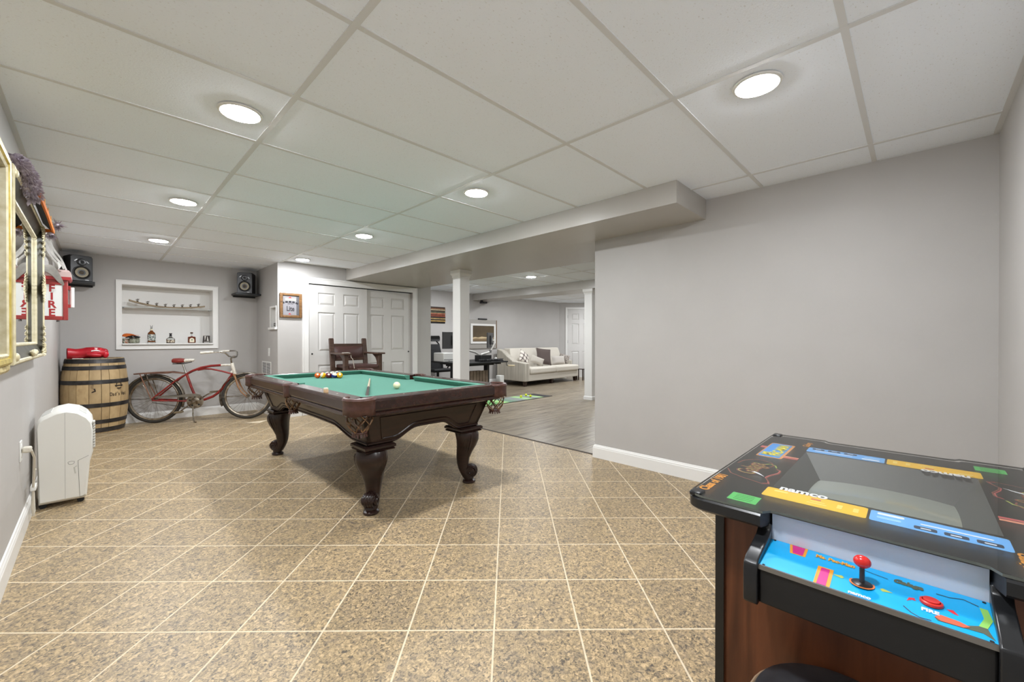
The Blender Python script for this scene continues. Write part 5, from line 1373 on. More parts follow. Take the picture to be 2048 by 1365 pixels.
for a, b in ((SX0+0.16, mid-0.01), (mid+0.01, SX1-0.06)):
    MB().loft([[(a+e, SYB-0.42+o-e*0.4, z), (b-e, SYB-0.42+o-e*0.4, z), (b-e, SYB-0.20+o*0.9, z), (a+e, SYB-0.20+o*0.9, z)] for e, o, z in ((0.02, 0.0, 0.43), (0.0, 0.0, 0.50), (0.0, 0.08, 0.80), (0.02, 0.12, 0.895), (0.04, 0.14, 0.905))]).build('back_cushion', M_SOFA, t, bevel=0.03, segs=3)
# sloping left arm
prof = [(SY+0.0, 0.12), (SY+0.0, 0.56), (SY+0.14, 0.575), (SY+0.42, 0.60), (SY+0.62, 0.72), (SY+0.80, 0.85), (SYB-0.02, 0.89), (SYB-0.02, 0.12)]
MB().prism(prof, 'x', SX0, SX0+0.17).build('arm', M_SARM, t, bevel=0.018, segs=3)
MB().box(SX1-0.06, SX1+0.16, SY+0.36, SYB-0.05, 0.12, 0.55).build('arm', M_SARM, t, bevel=0.03, segs=3)
for x, y in ((SX0+0.08, SY+0.08), (SX1-0.12, SY+0.08), (SX0+0.08, SYB-0.12), (SX1-0.12, SYB-0.12), ((SX0+SX1)/2, SY+0.1)):
    MB().loft([[(x-q, y-q, z), (x+q, y-q, z), (x+q, y+q, z), (x-q, y+q, z)] for q, z in ((0.028, 0.0), (0.04, 0.122))]).build('foot', M_FOOT, t)
def pillow(name, label, c, w_, h_, th, rot, m, tilt=0.35):
    """square cushion; rot = yaw, tilt = lean back"""
    o = thing(name, label, 'pillow', c, group=None)
    mb = MB(); n = 10; grid = []
    for side in (1, -1):
        rows = []
        for i in range(n+1):
            row = []
            for k in range(n+1):
                u, v = 2*k/n-1, 2*i/n-1
                pinch = 1 - 0.07*(1-u*u*0.0)*(1-abs(v))*0 
                x = u*w_/2*(1-0.06*(1-v*v)); z = v*h_/2*(1-0.06*(1-u*u))
                y = side*th/2*((1-u**4)*(1-v**4))**0.6
                row.append((x, y, z))
            rows.append(row)
        mb.sheet(rows)
    M = Matrix.Rotation(rot[2], 4, 'Z') @ Matrix.Rotation(tilt, 4, 'X') @ Matrix.Rotation(rot[1], 4, 'Y')
    mb.xform(M)
    zmin = min(p[2] for p in mb.v)
    mb.v = [(p[0], p[1], p[2]-zmin) for p in mb.v]
    mb.build('cover', m, o, local=True, smooth=True)
    return o
M_PLAID = mat('plaid', (206, 200, 190), 0.9)
n, l, b = nodes_of(M_PLAID)
tc = n.new('ShaderNodeTexCoord'); sp = n.new('ShaderNodeSeparateXYZ'); l.new(tc.outputs['Generated'], sp.inputs[0])
def stripes(out):
    a = n.new('ShaderNodeMath'); a.operation = 'MULTIPLY'; a.inputs[1].default_value = 3.0; l.new(out, a.inputs[0])
    f = n.new('ShaderNodeMath'); f.operation = 'FRACT'; l.new(a.outputs[0], f.inputs[0])
    g = n.new('ShaderNodeMath'); g.operation = 'LESS_THAN'; g.inputs[1].default_value = 0.33; l.new(f.outputs[0], g.inputs[0]); return g.outputs[0]
dgm = n.new('ShaderNodeMath'); dgm.operation = 'ADD'; l.new(sp.outputs['X'], dgm.inputs[0]); l.new(sp.outputs['Z'], dgm.inputs[1])
dgs = n.new('ShaderNodeMath'); dgs.operation = 'SUBTRACT'; l.new(sp.outputs['X'], dgs.inputs[0]); l.new(sp.outputs['Z'], dgs.inputs[1])
ad = n.new('ShaderNodeMath'); ad.operation = 'ADD'; l.new(stripes(dgm.outputs[0]), ad.inputs[0]); l.new(stripes(dgs.outputs[0]), ad.inputs[1])
cr = n.new('ShaderNodeValToRGB'); cr.color_ramp.elements[0].color = lin((214, 208, 198)); cr.color_ramp.elements[1].color = lin((62, 54, 52)); k = cr.color_ramp.elements.new(0.5); k.color = lin((146, 136, 130))
hf = n.new('ShaderNodeMath'); hf.operation = 'MULTIPLY'; hf.inputs[1].default_value = 0.5; l.new(ad.outputs[0], hf.inputs[0]); l.new(hf.outputs[0], cr.inputs[0]); l.new(cr.outputs[0], b.inputs['Base Color'])
pillow('throw_pillow', 'plaid throw pillow with dark stripes at the sofa\'s left arm', (7.58, 7.02, 0.445), 0.34, 0.34, 0.12, (0, 0.62, 0.15), M_PLAID, -0.35)
pillow('throw_pillow', 'dark brown square throw pillow in the middle of the sofa', (8.30, 6.98, 0.445), 0.44, 0.44, 0.13, (0, 0.13, -0.30), mat('brown_velvet', (86, 74, 70), 0.9), -0.30)
pillow('throw_pillow', 'light grey pillow half hidden between plaid and dark brown pillows', (7.90, 6.86, 0.445), 0.36, 0.20, 0.11, (0, 0.40, -0.4), mat('pillow_pale', (182, 176, 166), 0.9), -0.30)
pillow('throw_pillow', 'plain grey oblong pillow right of the dark brown pillow', (8.92, 6.98, 0.445), 0.52, 0.24, 0.12, (0, 0.02, -0.08), mat('pillow_grey', (188, 182, 175), 0.9), -0.25)
pillow('throw_pillow', 'mottled grey pillow at the sofa\'s right end', (9.26, 7.05, 0.445), 0.30, 0.24, 0.10, (0, 0.3, -0.9), noise_mat('mottled', [(0.4, (120, 112, 106)), (0.6, (176, 168, 160))], scale=24, rough=0.9), -0.25)
# dark slim frame table beside the sofa
t = thing('side_table', 'slim dark-framed low side table at the sofa\'s right end', 'table', (9.46, 6.62, 0))
for y in (6.52, 6.72):
    for x in (9.42, 9.50): MB().box(x-0.012, x+0.012, y-0.012, y+0.012, 0, 0.30).build('leg', M_FOOT, t)
MB().box(9.405, 9.515, 6.505, 6.735, 0.30, 0.318).build('top', M_FOOT, t)

# ------------------------------------------------------------------ far room: desk and its things
DXa, DXb, DYa, DYb, DZT = 4.79, 5.99, 6.00, 6.98, 0.69
t = thing('desk', 'black office desk behind the white column in the far room', 'desk', (5.39, 6.36, 0))
MB().box(DXa, DXb, DYa, DYb, DZT-0.028, DZT).build('top', M_BLKM, t, bevel=0.003)
MB().box(DXa+0.12, DXb-0.12, DYa+0.30, DYb-0.30, DZT-0.09, DZT-0.028).build('crossbeam', M_BLKM, t)
for x in (DXa+0.16, DXb-0.16):
    MB().box(x-0.035, x+0.035, (DYa+DYb)/2-0.05, (DYa+DYb)/2+0.05, 0.03, DZT-0.028).build('leg', M_BLKM, t)
    MB().box(x-0.035, x+0.035, DYa+0.04, DYb-0.04, 0, 0.03).build('foot', M_BLKM, t, bevel=0.004)
    MB().box(x-0.03, x+0.03, DYa+0.08, DYb-0.08, DZT-0.06, DZT-0.028).build('bracket', M_BLKM, t)
h = MB().tube([(DXb-0.03, DYa+0.02, DZT-0.03), (DXb-0.03, DYa+0.02, DZT-0.09), (DXb+0.02, DYa+0.0, DZT-0.095)], 0.007, 6).build('handle_bracket', M_BLKM, t)
MB().cyl((DXb+0.0, DYa+0.01, DZT-0.095), (DXb+0.16, DYa-0.03, DZT-0.105), 0.016, 12).build('roller_handle', mat('handle_cream', (206, 190, 156), 0.5), t, smooth=True)
# printer / white box
t = thing('printer', 'white boxy printer on the left end of the black desk', 'printer', (4.955, 6.78, DZT))
MB().box(4.805, 5.105, 6.62, 6.95, DZT, DZT+0.175).build('body', M_WPLAS, t, bevel=0.012)
MB().box(4.82, 5.09, 6.614, 6.62, DZT+0.03, DZT+0.05).build('paper_slot', mat('slot_grey', (150, 150, 148), 0.6), t)
MB().box(4.93, 4.96, 6.616, 6.62, DZT+0.012, DZT+0.022).build('badge', M_STEEL, t)
def monitor(x0, x1, y, z0, z1, label, yaw):
    cx = (x0+x1)/2
    t = thing('monitor', label, 'monitor', (cx, y, (z0+z1)/2), yaw, 'monitors above the black desk')
    w_, h_ = (x1-x0)/2, (z1-z0)/2
    MB().box(-w_, w_, -0.012, 0.018, -h_, h_).build('back_shell', mat('monitor_back', (58, 58, 58), 0.5), t, local=True, bevel=0.004)
    MB().box(-w_+0.01, w_-0.01, 0.018, 0.0195, -h_+0.012, h_-0.01).build('screen', mat('screen_black', (20, 22, 24), 0.15), t, local=True)
    MB().box(-0.09, 0.09, -0.04, -0.012, -0.09, 0.10).build('mount_hump', mat('monitor_hump', (44, 44, 45), 0.6), t, local=True, bevel=0.008)
    MB().box(-0.05, 0.05, -0.05, -0.04, -0.05, 0.05).build('mount_plate', M_STEEL, t, local=True)
    MB().box(w_*0.3, w_*0.3+0.03, -0.0135, -0.012, -h_+0.04, -h_+0.075).box(w_*0.3+0.04, w_*0.3+0.052, -0.0135, -0.012, -h_+0.04, -h_+0.075).build('sticker', M_WPLAS, t, local=True)
monitor(4.86, 5.46, 6.72, 0.945, 1.285, 'dark monitor behind the white column, left one above the desk', 0.0)
monitor(5.63, 6.17, 6.45, 0.955, 1.275, 'angled monitor on a silver arm, right one above the desk', 0.62)
M_ALU = mat('silver_arm', (206, 204, 198), 0.35, 0.4)
t = thing('monitor_stand', 'silver double monitor arm clamped to the back of the black desk', 'monitor stand', (5.68, 6.5, DZT))
MB().lathe([(0.06, 0), (0.055, 0.015), (0.02, 0.02)], (5.68, 6.5, DZT), seg=18).build('base', M_ALU, t)
MB().cyl((5.68, 6.5, DZT+0.015), (5.68, 6.5, DZT+0.14), 0.018, 14).build('pole', M_ALU, t, smooth=True)
MB().tube([(5.68, 6.5, DZT+0.12), (5.82, 6.42, DZT+0.17), (5.855, 6.40, DZT+0.185)], 0.022, 10).build('lower_arm', M_ALU, t, smooth=True)
MB().tube([(5.855, 6.40, DZT+0.19), (5.99, 6.42, DZT+0.36), (6.0, 6.43, DZT+0.42)], [0.02, 0.018, 0.018], 10).build('upper_arm', M_ALU, t, smooth=True)
MB().cyl((5.855, 6.40, DZT+0.16), (5.855, 6.40, DZT+0.22), 0.028, 14).build('elbow', M_STEEL, t)
MB().sphere((5.985, 6.44, DZT+0.42), 0.028, 12, 8).tube([(5.985, 6.44, DZT+0.42), (5.90, 6.42, DZT+0.43)], 0.016, 8).build('tilt_head', M_ALU, t, smooth=True)
MB().tube([(5.68, 6.5, DZT+0.10), (5.50, 6.48, DZT+0.18), (5.36, 6.50, DZT+0.215)], 0.022, 10).build('lower_arm', M_ALU, t, smooth=True)
MB().tube([(5.36, 6.50, DZT+0.215), (5.22, 6.6, DZT+0.36), (5.16, 6.67, DZT+0.42)], 0.02, 10).build('upper_arm', M_ALU, t, smooth=True)
# clutter on the desk
t = thing('docking_station', 'low black docking box with front ports on the desk right of the column', 'dock', (5.48, 6.2, DZT))
MB().box(5.34, 5.62, 6.10, 6.30, DZT, DZT+0.13).build('case', M_BLACK, t, bevel=0.006)
for k in range(5): MB().box(5.37+0.045*k, 5.39+0.045*k, 6.0975, 6.10, DZT+0.03, DZT+0.05).build('port', mat('port_grey', (120, 120, 118), 0.4), t)
t = thing('cable_tangle', 'tangle of black cables lying along the desk front', 'cable', (5.6, 6.06, DZT))
rc = random.Random(9)
for k in range(7):
    y = 6.05+0.03*rc.random(); pts = [(5.24+0.08*i+0.03*rc.random(), y+0.03*math.sin(i*1.7+k), DZT+0.008+0.045*abs(math.sin(i*0.9+k*1.3))) for i in range(9)]
    MB().tube(pts, 0.0045, 5).build('cable', M_BLACK, t, smooth=True)
t = thing('keyboard', 'black keyboard lying near the desk\'s right end', 'keyboard', (5.83, 6.15, DZT))
MB().box(5.70, 5.95, 6.10, 6.24, DZT, DZT+0.022).build('case', M_BLACK, t, bevel=0.004)
for i in range(4):
    for k in range(9): MB().box(5.712+0.0265*k, 5.733+0.0265*k, 6.108+0.032*i, 6.134+0.032*i, DZT+0.022, DZT+0.027).build('key', M_BLKM, t)
tag(MB().sphere((5.955, 6.34, DZT+0.034), 0.034, 16, 12).build('white_ball', M_WPLAS, None, smooth=True), 'small white ball resting on the desk\'s right end', 'ball')
t = thing('storage_crate', 'brown slatted crate standing under the black desk', 'crate', (5.45, 6.42, 0))
for k in range(6): MB().box(5.22+0.08*k, 5.285+0.08*k, 6.28, 6.30, 0.02, 0.50).build('slat', noise_mat('crate_brown', [(0.3, (100, 84, 70)), (0.7, (142, 124, 106))], scale=6, rough=0.7), t)
MB().box(5.22, 5.69, 6.30, 6.56, 0.0, 0.48).build('box', mat('crate_inner', (84, 72, 62), 0.8), t)
t = thing('white_tower', 'slim white upright box on the floor beside the sofa\'s left arm', 'box', (6.22, 6.48, 0))
MB().box(6.16, 6.285, 6.42, 6.545, 0, 0.345).build('case', M_WPLAS, t, bevel=0.008)
MB().box(6.175, 6.27, 6.417, 6.42, 0.02, 0.06).build('grille', mat('port_grey', (120, 120, 118), 0.4), t)
# office chair behind the desk
CHX, CHY = 5.17, 7.32
t = thing('office_chair', 'black mesh office chair with headrest behind the desk', 'chair', ((CHX), (CHY), 0))
MB().loft([[(CHX+0.02-0.13+e, CHY+0.12+o, z), (CHX+0.02+0.13-e, CHY+0.12+o, z), (CHX+0.02+0.13-e, CHY+0.16+o, z), (CHX+0.02-0.13+e, CHY+0.16+o, z)] for e, o, z in ((0.03, -0.02, 1.09), (0.0, 0.0, 1.12), (0.0, 0.0, 1.18), (0.03, -0.02, 1.215))]).build('headrest', M_BLACK, t, bevel=0.012)
for s in (-1, 1):
    MB().tube([((CHX)+s*0.05, CHY+0.17, 1.13), ((CHX)+s*0.16, CHY+0.19, 1.03), ((CHX)+s*0.19, CHY+0.13, 0.75), ((CHX)+s*0.17, CHY+0.06, 0.50)], 0.016, 8).build('back_frame', M_BLACK, t, smooth=True)
    MB().tube([((CHX)+s*0.26, CHY+0.04, 0.45), ((CHX)+s*0.29, CHY-0.02, 0.60), ((CHX)+s*0.28, CHY-0.12, 0.67)], 0.016, 8).box((CHX)+s*0.28-0.04, (CHX)+s*0.28+0.04, CHY-0.22, CHY+0.02, 0.665, 0.69).build('armrest', M_BLACK, t)
MB().sheet([[((CHX)-0.17+0.34*k/8, CHY+0.17-0.02*math.sin(PI*k/8)-0.10*(1-i/6), 0.50+0.53*i/6) for k in range(9)] for i in range(7)]).build('mesh_back', mat('mesh_black', (32, 32, 34), 0.8), t, smooth=True)
MB().box(CHX-0.24, CHX+0.24, CHY-0.22, CHY+0.18, 0.44, 0.51).build('seat', M_BLKM, t, bevel=0.03, segs=3)
MB().cyl(((CHX), (CHY), 0.08), ((CHX), (CHY), 0.44), 0.028, 12).build('gas_lift', M_BLACK, t)
for k in range(5):
    a = 2*PI*k/5
    MB().bar(((CHX), (CHY), 0.10), ((CHX)+0.29*math.cos(a), (CHY)+0.29*math.sin(a), 0.075), 0.04, 0.03).build('base_arm', M_BLACK, t)
    MB().cyl(((CHX)+0.29*math.cos(a), (CHY)+0.29*math.sin(a)-0.02, 0.03), ((CHX)+0.29*math.cos(a), (CHY)+0.29*math.sin(a)+0.02, 0.03), 0.03, 12).build('caster', M_BLACK, t)

# wall art, framed display, bar and camera
t = thing('wood_wall_art', 'square wall panel of coloured wooden strips near the closet corner', 'wall art', (5.4, YF, 1.68))
cols = [(60, 40, 28), (126, 84, 54), (178, 160, 128), (60, 44, 34), (92, 96, 70), (176, 110, 80), (126, 58, 36), (134, 64, 40), (46, 34, 28), (196, 164, 106), (44, 32, 26), (190, 152, 84), (50, 38, 28)]
for k, c in enumerate(cols):
    z1 = 1.865 - k*0.0275
    MB().box(4.98, 5.62, YF-0.022-0.006*(k % 3), YF-0.003, z1-0.026, z1).build('strip', noise_mat('art_%d' % k, [(0.35, tuple(int(v*0.75) for v in c)), (0.65, c)], scale=16, stretch=(2, 1, 1), rough=0.6), t)
MB().box(4.97, 5.63, YF-0.004, YF-0.001, 1.495, 1.87).build('backing', M_BLKM, t)
t = thing('framed_display', 'white-framed picture of pale dunes in a grey surround behind the desk', 'picture', (6.77, YF, 1.27))
MB().box(6.31, 7.235, YF-0.03, YF-0.002, 0.905, 1.62).build('surround', mat('surround_grey', (166, 162, 156), 0.35, 0.2), t, bevel=0.004)
MB().box(7.215, 7.238, YF-0.034, YF-0.002, 0.905, 1.62).build('edge_strip', mat('edge_brown', (110, 84, 58), 0.5), t)
for a, b, c, d in ((6.36, 7.18, 1.47, 1.52), (6.36, 7.18, 1.03, 1.08), (6.36, 6.42, 1.08, 1.47), (7.13, 7.18, 1.08, 1.47)):
    MB().box(a, b, YF-0.05, YF-0.03, c, d).build('frame', M_WHITE, t, bevel=0.004)
MB().box(6.42, 7.13, YF-0.034, YF-0.03, 1.08, 1.47).build('picture', noise_mat('picture_brown', [(0.3, (74, 62, 46)), (0.7, (98, 84, 62))], scale=3, rough=0.35), t)
MB().prism([(6.42, 1.175), (6.50, 1.195), (6.60, 1.18), (6.72, 1.205), (6.86, 1.19), (6.98, 1.205), (7.13, 1.18), (7.13, 1.15), (6.95, 1.165), (6.7, 1.15), (6.55, 1.16), (6.42, 1.145)], 'y', YF-0.036, YF-0.034).build('dune', mat('dune_tan', (196, 176, 140), 0.5), t)
MB().prism([(6.42, 1.145), (6.55, 1.16), (6.7, 1.15), (6.95, 1.165), (7.13, 1.15), (7.13, 1.10), (6.42, 1.10)], 'y', YF-0.0355, YF-0.034).build('dune', mat('dune_brown', (128, 108, 80), 0.5), t)
t = thing('sound_bar', 'short black bar lying on top of the framed dune picture', 'speaker', (6.74, YF-0.03, 1.62))
MB().box(6.62, 6.89, YF-0.05, YF-0.004, 1.621, 1.655).build('case', M_BLACK, t, bevel=0.004)
MB().box(6.64, 6.87, YF-0.052, YF-0.05, 1.627, 1.649).build('grille', mat('grille_grey', (52, 52, 52), 0.8), t)
t = thing('wall_camera', 'small black camera mounted under the far soffit near the wall', 'camera', (6.62, 7.52, ZS))
MB().box(6.58, 6.62, 7.49, 7.55, 2.05, ZS).build('mount', M_BLACK, t)
MB().box(6.57, 6.72, 7.45, 7.57, 2.01, 2.055).build('body', M_BLACK, t, bevel=0.006)
MB().cyl((6.60, 7.45, 2.033), (6.60, 7.435, 2.033), 0.016, 14).build('lens', mat('gloss_black', (14, 14, 15), 0.08), t)
t = thing('floor_lamp', 'small white rounded lamp behind the sofa\'s right arm', 'lamp', (9.72, 7.45, 0))
MB().lathe([(0.09, 0), (0.09, 0.02), (0.02, 0.03), (0.02, 0.45)], (9.70, 7.40, 0), seg=18).build('stand', M_WPLAS, t)
MB().lathe([(0.06, 0.45), (0.10, 0.52), (0.10, 0.62), (0.05, 0.68)], (9.70, 7.40, 0), seg=20).build('shade', M_WPLAS, t, smooth=True)

# striped putting mat with yellow balls
t = thing('putting_mat', 'green and grey striped putting mat on the plank floor', 'mat', (5.5, 5.45, 0))
mx0, mx1, my0_, my1_ = 3.75, 6.40, 5.16, 5.66
MB().box(mx0, mx1, my0_, my1_, 0.0005, 0.006).build('base', M_BLKM, t)
mc = [((96, 150, 82), 0.34), ((150, 190, 120), 0.16), ((92, 146, 80), 0.28), ((160, 200, 126), 0.2), ((104, 156, 92), 0.28), ((150, 194, 124), 0.18), ((110, 136, 116), 0.22), ((128, 136, 132), 0.24), ((150, 186, 130), 0.16), ((128, 134, 130), 0.2), ((162, 196, 138), 0.12)]
x = mx0+0.02
for k, (c, L) in enumerate(mc):
    MB().box(x, x+L, my0_+0.02, my1_-0.02, 0.006, 0.008).build('stripe', mat('turf_%d' % k, c, 0.95), t); x += L
for px, py, lab in ((1042.0, 792.5, 'left of the three yellow balls on the putting mat'), (1052.0, 789.5, 'back one of the three yellow balls on the putting mat'), (1061.0, 791.5, 'right of the three yellow balls on the putting mat')):
    ang = YAW - math.atan((px-1024)/819.2); dp = (HCAM-0.028)*819.2/(py-679.0)/1.012
    dd = dp/math.cos(math.atan((px-1024)/819.2))
    o = tag(MB().sphere((0, 0, 0), 0.024, 16, 12).build('golf_ball', mat('neon_yellow', (214, 222, 30), 0.45), None, smooth=True, local=True), lab, 'ball', 'yellow balls on the putting mat')
    o.location = (dd*math.cos(ang), dd*math.sin(ang), 0.032)

# ------------------------------------------------------------------ cocktail arcade table
AX0, AX1, AY0, AY1, AZ = 1.072, 2.008, -0.274, 0.425, 0.736
AC = ((AX0+AX1)/2, (AY0+AY1)/2)
CYc = 0.0705
M_WALW = noise_mat('walnut_laminate', [(0.3, (78, 42, 24)), (0.55, (112, 64, 38)), (0.75, (92, 50, 29))], scale=3.2, stretch=(5, 5, 0.5), rough=0.35, detail=7, distortion=0.8)
M_TMOL = mat('black_moulding', (26, 27, 29), 0.3)
M_OVER = mat('overlay_black', (40, 39, 36), 0.3)
t = thing('arcade_table', 'cocktail arcade table with glass top, joystick panel and walnut cabinet', 'arcade game', (AC[0], AC[1], 0))
ND_ = 0.062
def top_outline(ins=0.0):
    r = 0.045
    x0, x1, y0, y1 = AX0+ins, AX1-ins, AY0+ins, AY1-ins
    a, b = CYc-0.182+ins, CYc+0.182-ins
    nx = AX0+ND_; fx = AX1-ND_
    p = arc((x0+r, y0+r), r, PI, 1.5*PI, 5) + arc((x1-r, y0+r), r, 1.5*PI, 2*PI, 5)
    p += [(x1, a-ins), (fx-ins, a+0.016), (fx-ins, b-0.016), (x1, b+ins)]
    p += arc((x1-r, y1-r), r, 0, PI/2, 5) + arc((x0+r, y1-r), r, PI/2, PI, 5)
    p += [(x0, b+ins), (nx+ins, b-0.016), (nx+ins, a+0.016), (x0, a-ins)]
    return p
MB().loft([[(x, y, z) for x, y in top_outline(i)] for i, z in ((0.006, AZ-0.034), (0.0, AZ-0.028), (0.0, AZ-0.006), (0.004, AZ-0.002), (0.03, AZ-0.002))], caps=False).build('top_edge', M_TMOL, t, smooth=True)
# printed underlay with the monitor opening
HX0, HX1, HY0_, HY1_ = 1.30, 1.782, CYc-0.202, CYc+0.205
ov = MB(); zz = AZ - 0.0015
gx0 = AX0+0.026
for a, b, c, d in ((gx0, HX0, AY0+0.012, AY1-0.012), (HX1, AX1-0.026, AY0+0.012, AY1-0.012), (HX0, HX1, AY0+0.012, HY0_), (HX0, HX1, HY1_, AY1-0.012)):
    ov.box(a, b, c, d, zz-0.0005, zz)
ov.box(AX0+0.004, gx0, CYc+0.19, AY1-0.04, zz-0.0005, zz).box(AX0+0.004, gx0, AY0+0.04, CYc-0.19, zz-0.0005, zz)
ov.box(AX1-0.026, AX1-0.004, CYc+0.19, AY1-0.04, zz-0.0005, zz).box(AX1-0.026, AX1-0.004, AY0+0.04, CYc-0.19, zz-0.0005, zz)
ov.build('printed_underlay', M_OVER, t)
# monitor bezel funnel and tube
bz = MB()
outer = [(HX0, HY0_, zz), (HX1, HY0_, zz), (HX1, HY1_, zz), (HX0, HY1_, zz)]
innr = [(HX0+0.085, HY0_+0.055, zz-0.075), (HX1-0.085, HY0_+0.055, zz-0.075), (HX1-0.085, HY1_-0.055, zz-0.075), (HX0+0.085, HY1_-0.055, zz-0.075)]
bz.add(outer+innr, [(0, 1, 5, 4), (1, 2, 6, 5), (2, 3, 7, 6), (3, 0, 4, 7)])
bz.build('bezel', mat('bezel_charcoal', (84, 84, 81), 0.5), t)
rows = []
for i in range(13):
    u = i/12*2-1; row = []
    for k in range(13):
        v = k/12*2-1
        # squircle mapping keeps rounded tube corners
        uu, vv = u*math.sqrt(1-0.22*v*v), v*math.sqrt(1-0.22*u*u)
        row.append(((HX0+HX1)/2+uu*0.175, CYc+vv*0.172, zz-0.072+0.018*(1-0.5*(uu*uu+vv*vv))))
    rows.append(row)
MB().sheet(rows).build('picture_tube', mat('tube_grey', (146, 148, 139), 0.12), t, smooth=True)
# prints
PZt = zz + 0.0003
def flat(x0, x1, y0, y1, m, name='print', r=0.006, z=PZt, par=None):
    return MB().prism(rrect(x0, x1, y0, y1, min(r, (x1-x0)/2.1, (y1-y0)/2.1), 3), 'z', z-0.0004, z).build(name, m, par or t)
M_YEL = mat('print_yellow', (236, 190, 42), 0.5); M_BLU = mat('print_blue', (112, 178, 236), 0.5); M_GRN = mat('print_green', (88, 190, 96), 0.5)
M_WPR = mat('print_white', (236, 236, 240), 0.5); M_ORG = mat('print_orange', (228, 150, 36), 0.5); M_PNK = mat('print_pink', (196, 96, 92), 0.5)
M_BLK2 = mat('print_near_black', (40, 44, 56), 0.5); M_BROWNR = mat('print_brownred', (136, 74, 58), 0.5); M_LIME = mat('print_lime', (176, 184, 84), 0.5)
M_PALEY = mat('print_pale_yellow', (240, 216, 120), 0.5)
def rot(p, q):
    """q = 1: near player; q = -1: the same print turned round for the far player"""
    return p if q == 1 else (2*AC[0]-p[0], 2*CYc-p[1])
def pflat(x0, x1, y0, y1, m, q, name='print', r=0.006, dz=0.0):
    a = rot((x0, y0), q); b = rot((x1, y1), q)
    return flat(min(a[0], b[0]), max(a[0], b[0]), min(a[1], b[1]), max(a[1], b[1]), m, name, r, PZt+dz)
def ptext(s, size, x, y, xa, up, m, q, dz=0.0008, bold=0.0, sx=1.0, shear=0.0):
    p = rot((x, y), q)
    return text(s, size, (p[0], p[1], PZt+dz), (xa[0]*q, xa[1]*q, 0), (up[0]*q, up[1]*q, 0), m, t, extrude=0.0002, bold=bold, sx=sx, shear=shear)
for q in (1, -1):
    pflat(1.213, 1.290, 0.077, 0.284, M_YEL, q, 'instruction_card')
    pflat(1.213, 1.286, -0.137, 0.072, M_BLU, q, 'instruction_card')
    # pale illegible print blocks on the cards
    for a, b, c, d, m in ((1.262, 1.274, 0.235, 0.265, M_PALEY), (1.262, 1.270, 0.165, 0.185, M_PNK), (1.246, 1.252, 0.155, 0.185, M_PALEY), (1.232, 1.238, 0.15, 0.19, M_PALEY), (1.235, 1.265, 0.122, 0.132, M_PALEY), (1.235, 1.265, 0.092, 0.102, M_PALEY)):
        pflat(a, b, c, d, m, q, 'card_print', 0.002, 0.0005)
    for a, b, c, d, m in ((1.262, 1.276, 0.015, 0.06, M_WPR), (1.235, 1.25, 0.02, 0.06, mat('print_paleblue', (160, 206, 242), 0.5)), (1.224, 1.242, -0.035, 0.000, M_BLK2), (1.224, 1.242, -0.08, -0.045, M_BLK2), (1.224, 1.242, -0.125, -0.09, M_BLK2), (1.255, 1.262, -0.115, -0.01, M_WPR)):
        pflat(a, b, c, d, m, q, 'card_print', 0.004, 0.0005)
    for y in (-0.018, -0.062, -0.108): pflat(1.228, 1.234, y-0.008, y+0.008, M_WPR, q, 'card_print', 0.002, 0.0009)
    ptext('namco', 0.052, 1.300, 0.207, (0, -1), (1, 0), M_WPR, q, bold=0.0018, sx=0.74)
    pflat(1.124, 1.182, 0.275, 0.340, M_GRN, q, 'sticker', 0.001)
    for k in range(4): pflat(1.134+0.012*k, 1.138+0.012*k, 0.287, 0.328, mat('print_darkgreen', (66, 156, 76), 0.5), q, 'sticker_print', 0.001, 0.0005)
    ptext('Class of 1981', 0.034, 1.228, 0.403, (1, 0), (0, 1), M_ORG, q, bold=0.0012, sx=0.92)
    # game logo plaque
    pflat(1.612, 1.848, 0.318, 0.394, mat('print_tan', (222, 150, 84), 0.5), q, 'logo_plaque', 0.008)
    pflat(1.620, 1.840, 0.326, 0.390, mat('print_logo_blue', (66, 150, 220), 0.5), q, 'logo_plaque', 0.006, 0.0004)
    ptext('MS.', 0.034, 1.665, 0.371, (1, 0), (0, 1), mat('print_logo_yellow', (240, 220, 40), 0.5), q, 0.0014, 0.0012)
    ptext('PAC-MAN', 0.044, 1.732, 0.345, (1, 0), (0, 1), mat('print_logo_yellow', (240, 220, 40), 0.5), q, 0.0014, 0.0016, 0.92)
    pflat(1.745, 1.775, 0.394, 0.412, M_PNK, q, 'ribbon', 0.001); pflat(1.638, 1.652, HY1_+0.002, 0.318, M_PNK, q, 'ribbon', 0.001); pflat(1.656, 1.668, HY1_+0.002, 0.318, mat('print_salmon', (228, 150, 120), 0.5), q, 'ribbon', 0.001)
    ptext('Galaga', 0.03, 1.90, 0.289, (1, 0), (0, 1), M_ORG, q, bold=0.0006, shear=0.2)
    # neon script with its looping swashes
    ptext('Galaga', 0.074, 1.435, 0.362, (1, 0), (0, 1), M_BROWNR, q, bold=0.002, shear=0.25, sx=0.72)
    ptext('Galaga', 0.074, 1.435, 0.362, (1, 0), (0, 1), M_LIME, q, 0.0014, -0.0022, shear=0.25, sx=0.72)
    def swash(pts, m, r=0.0022):
        pp = []
        for p in pts:
            a = rot(p, q); pp.append((a[0], a[1], PZt+0.0002))
        MB().tube(pp, r, 6, flat=0.15).build('swash', m, t, smooth=True)
    sm = [(1.386, 0.415), (1.345, 0.395), (1.325, 0.36), (1.312, 0.325), (1.302, 0.300), (1.312, 0.288), (1.33, 0.292), (1.362, 0.306), (1.39, 0.302), (1.43, 0.288), (1.462, 0.289), (1.47, 0.30)]
    swash(sm, M_BROWNR); swash([(x+0.006, y+0.003) for x, y in sm[4:]], M_PNK, 0.0016)
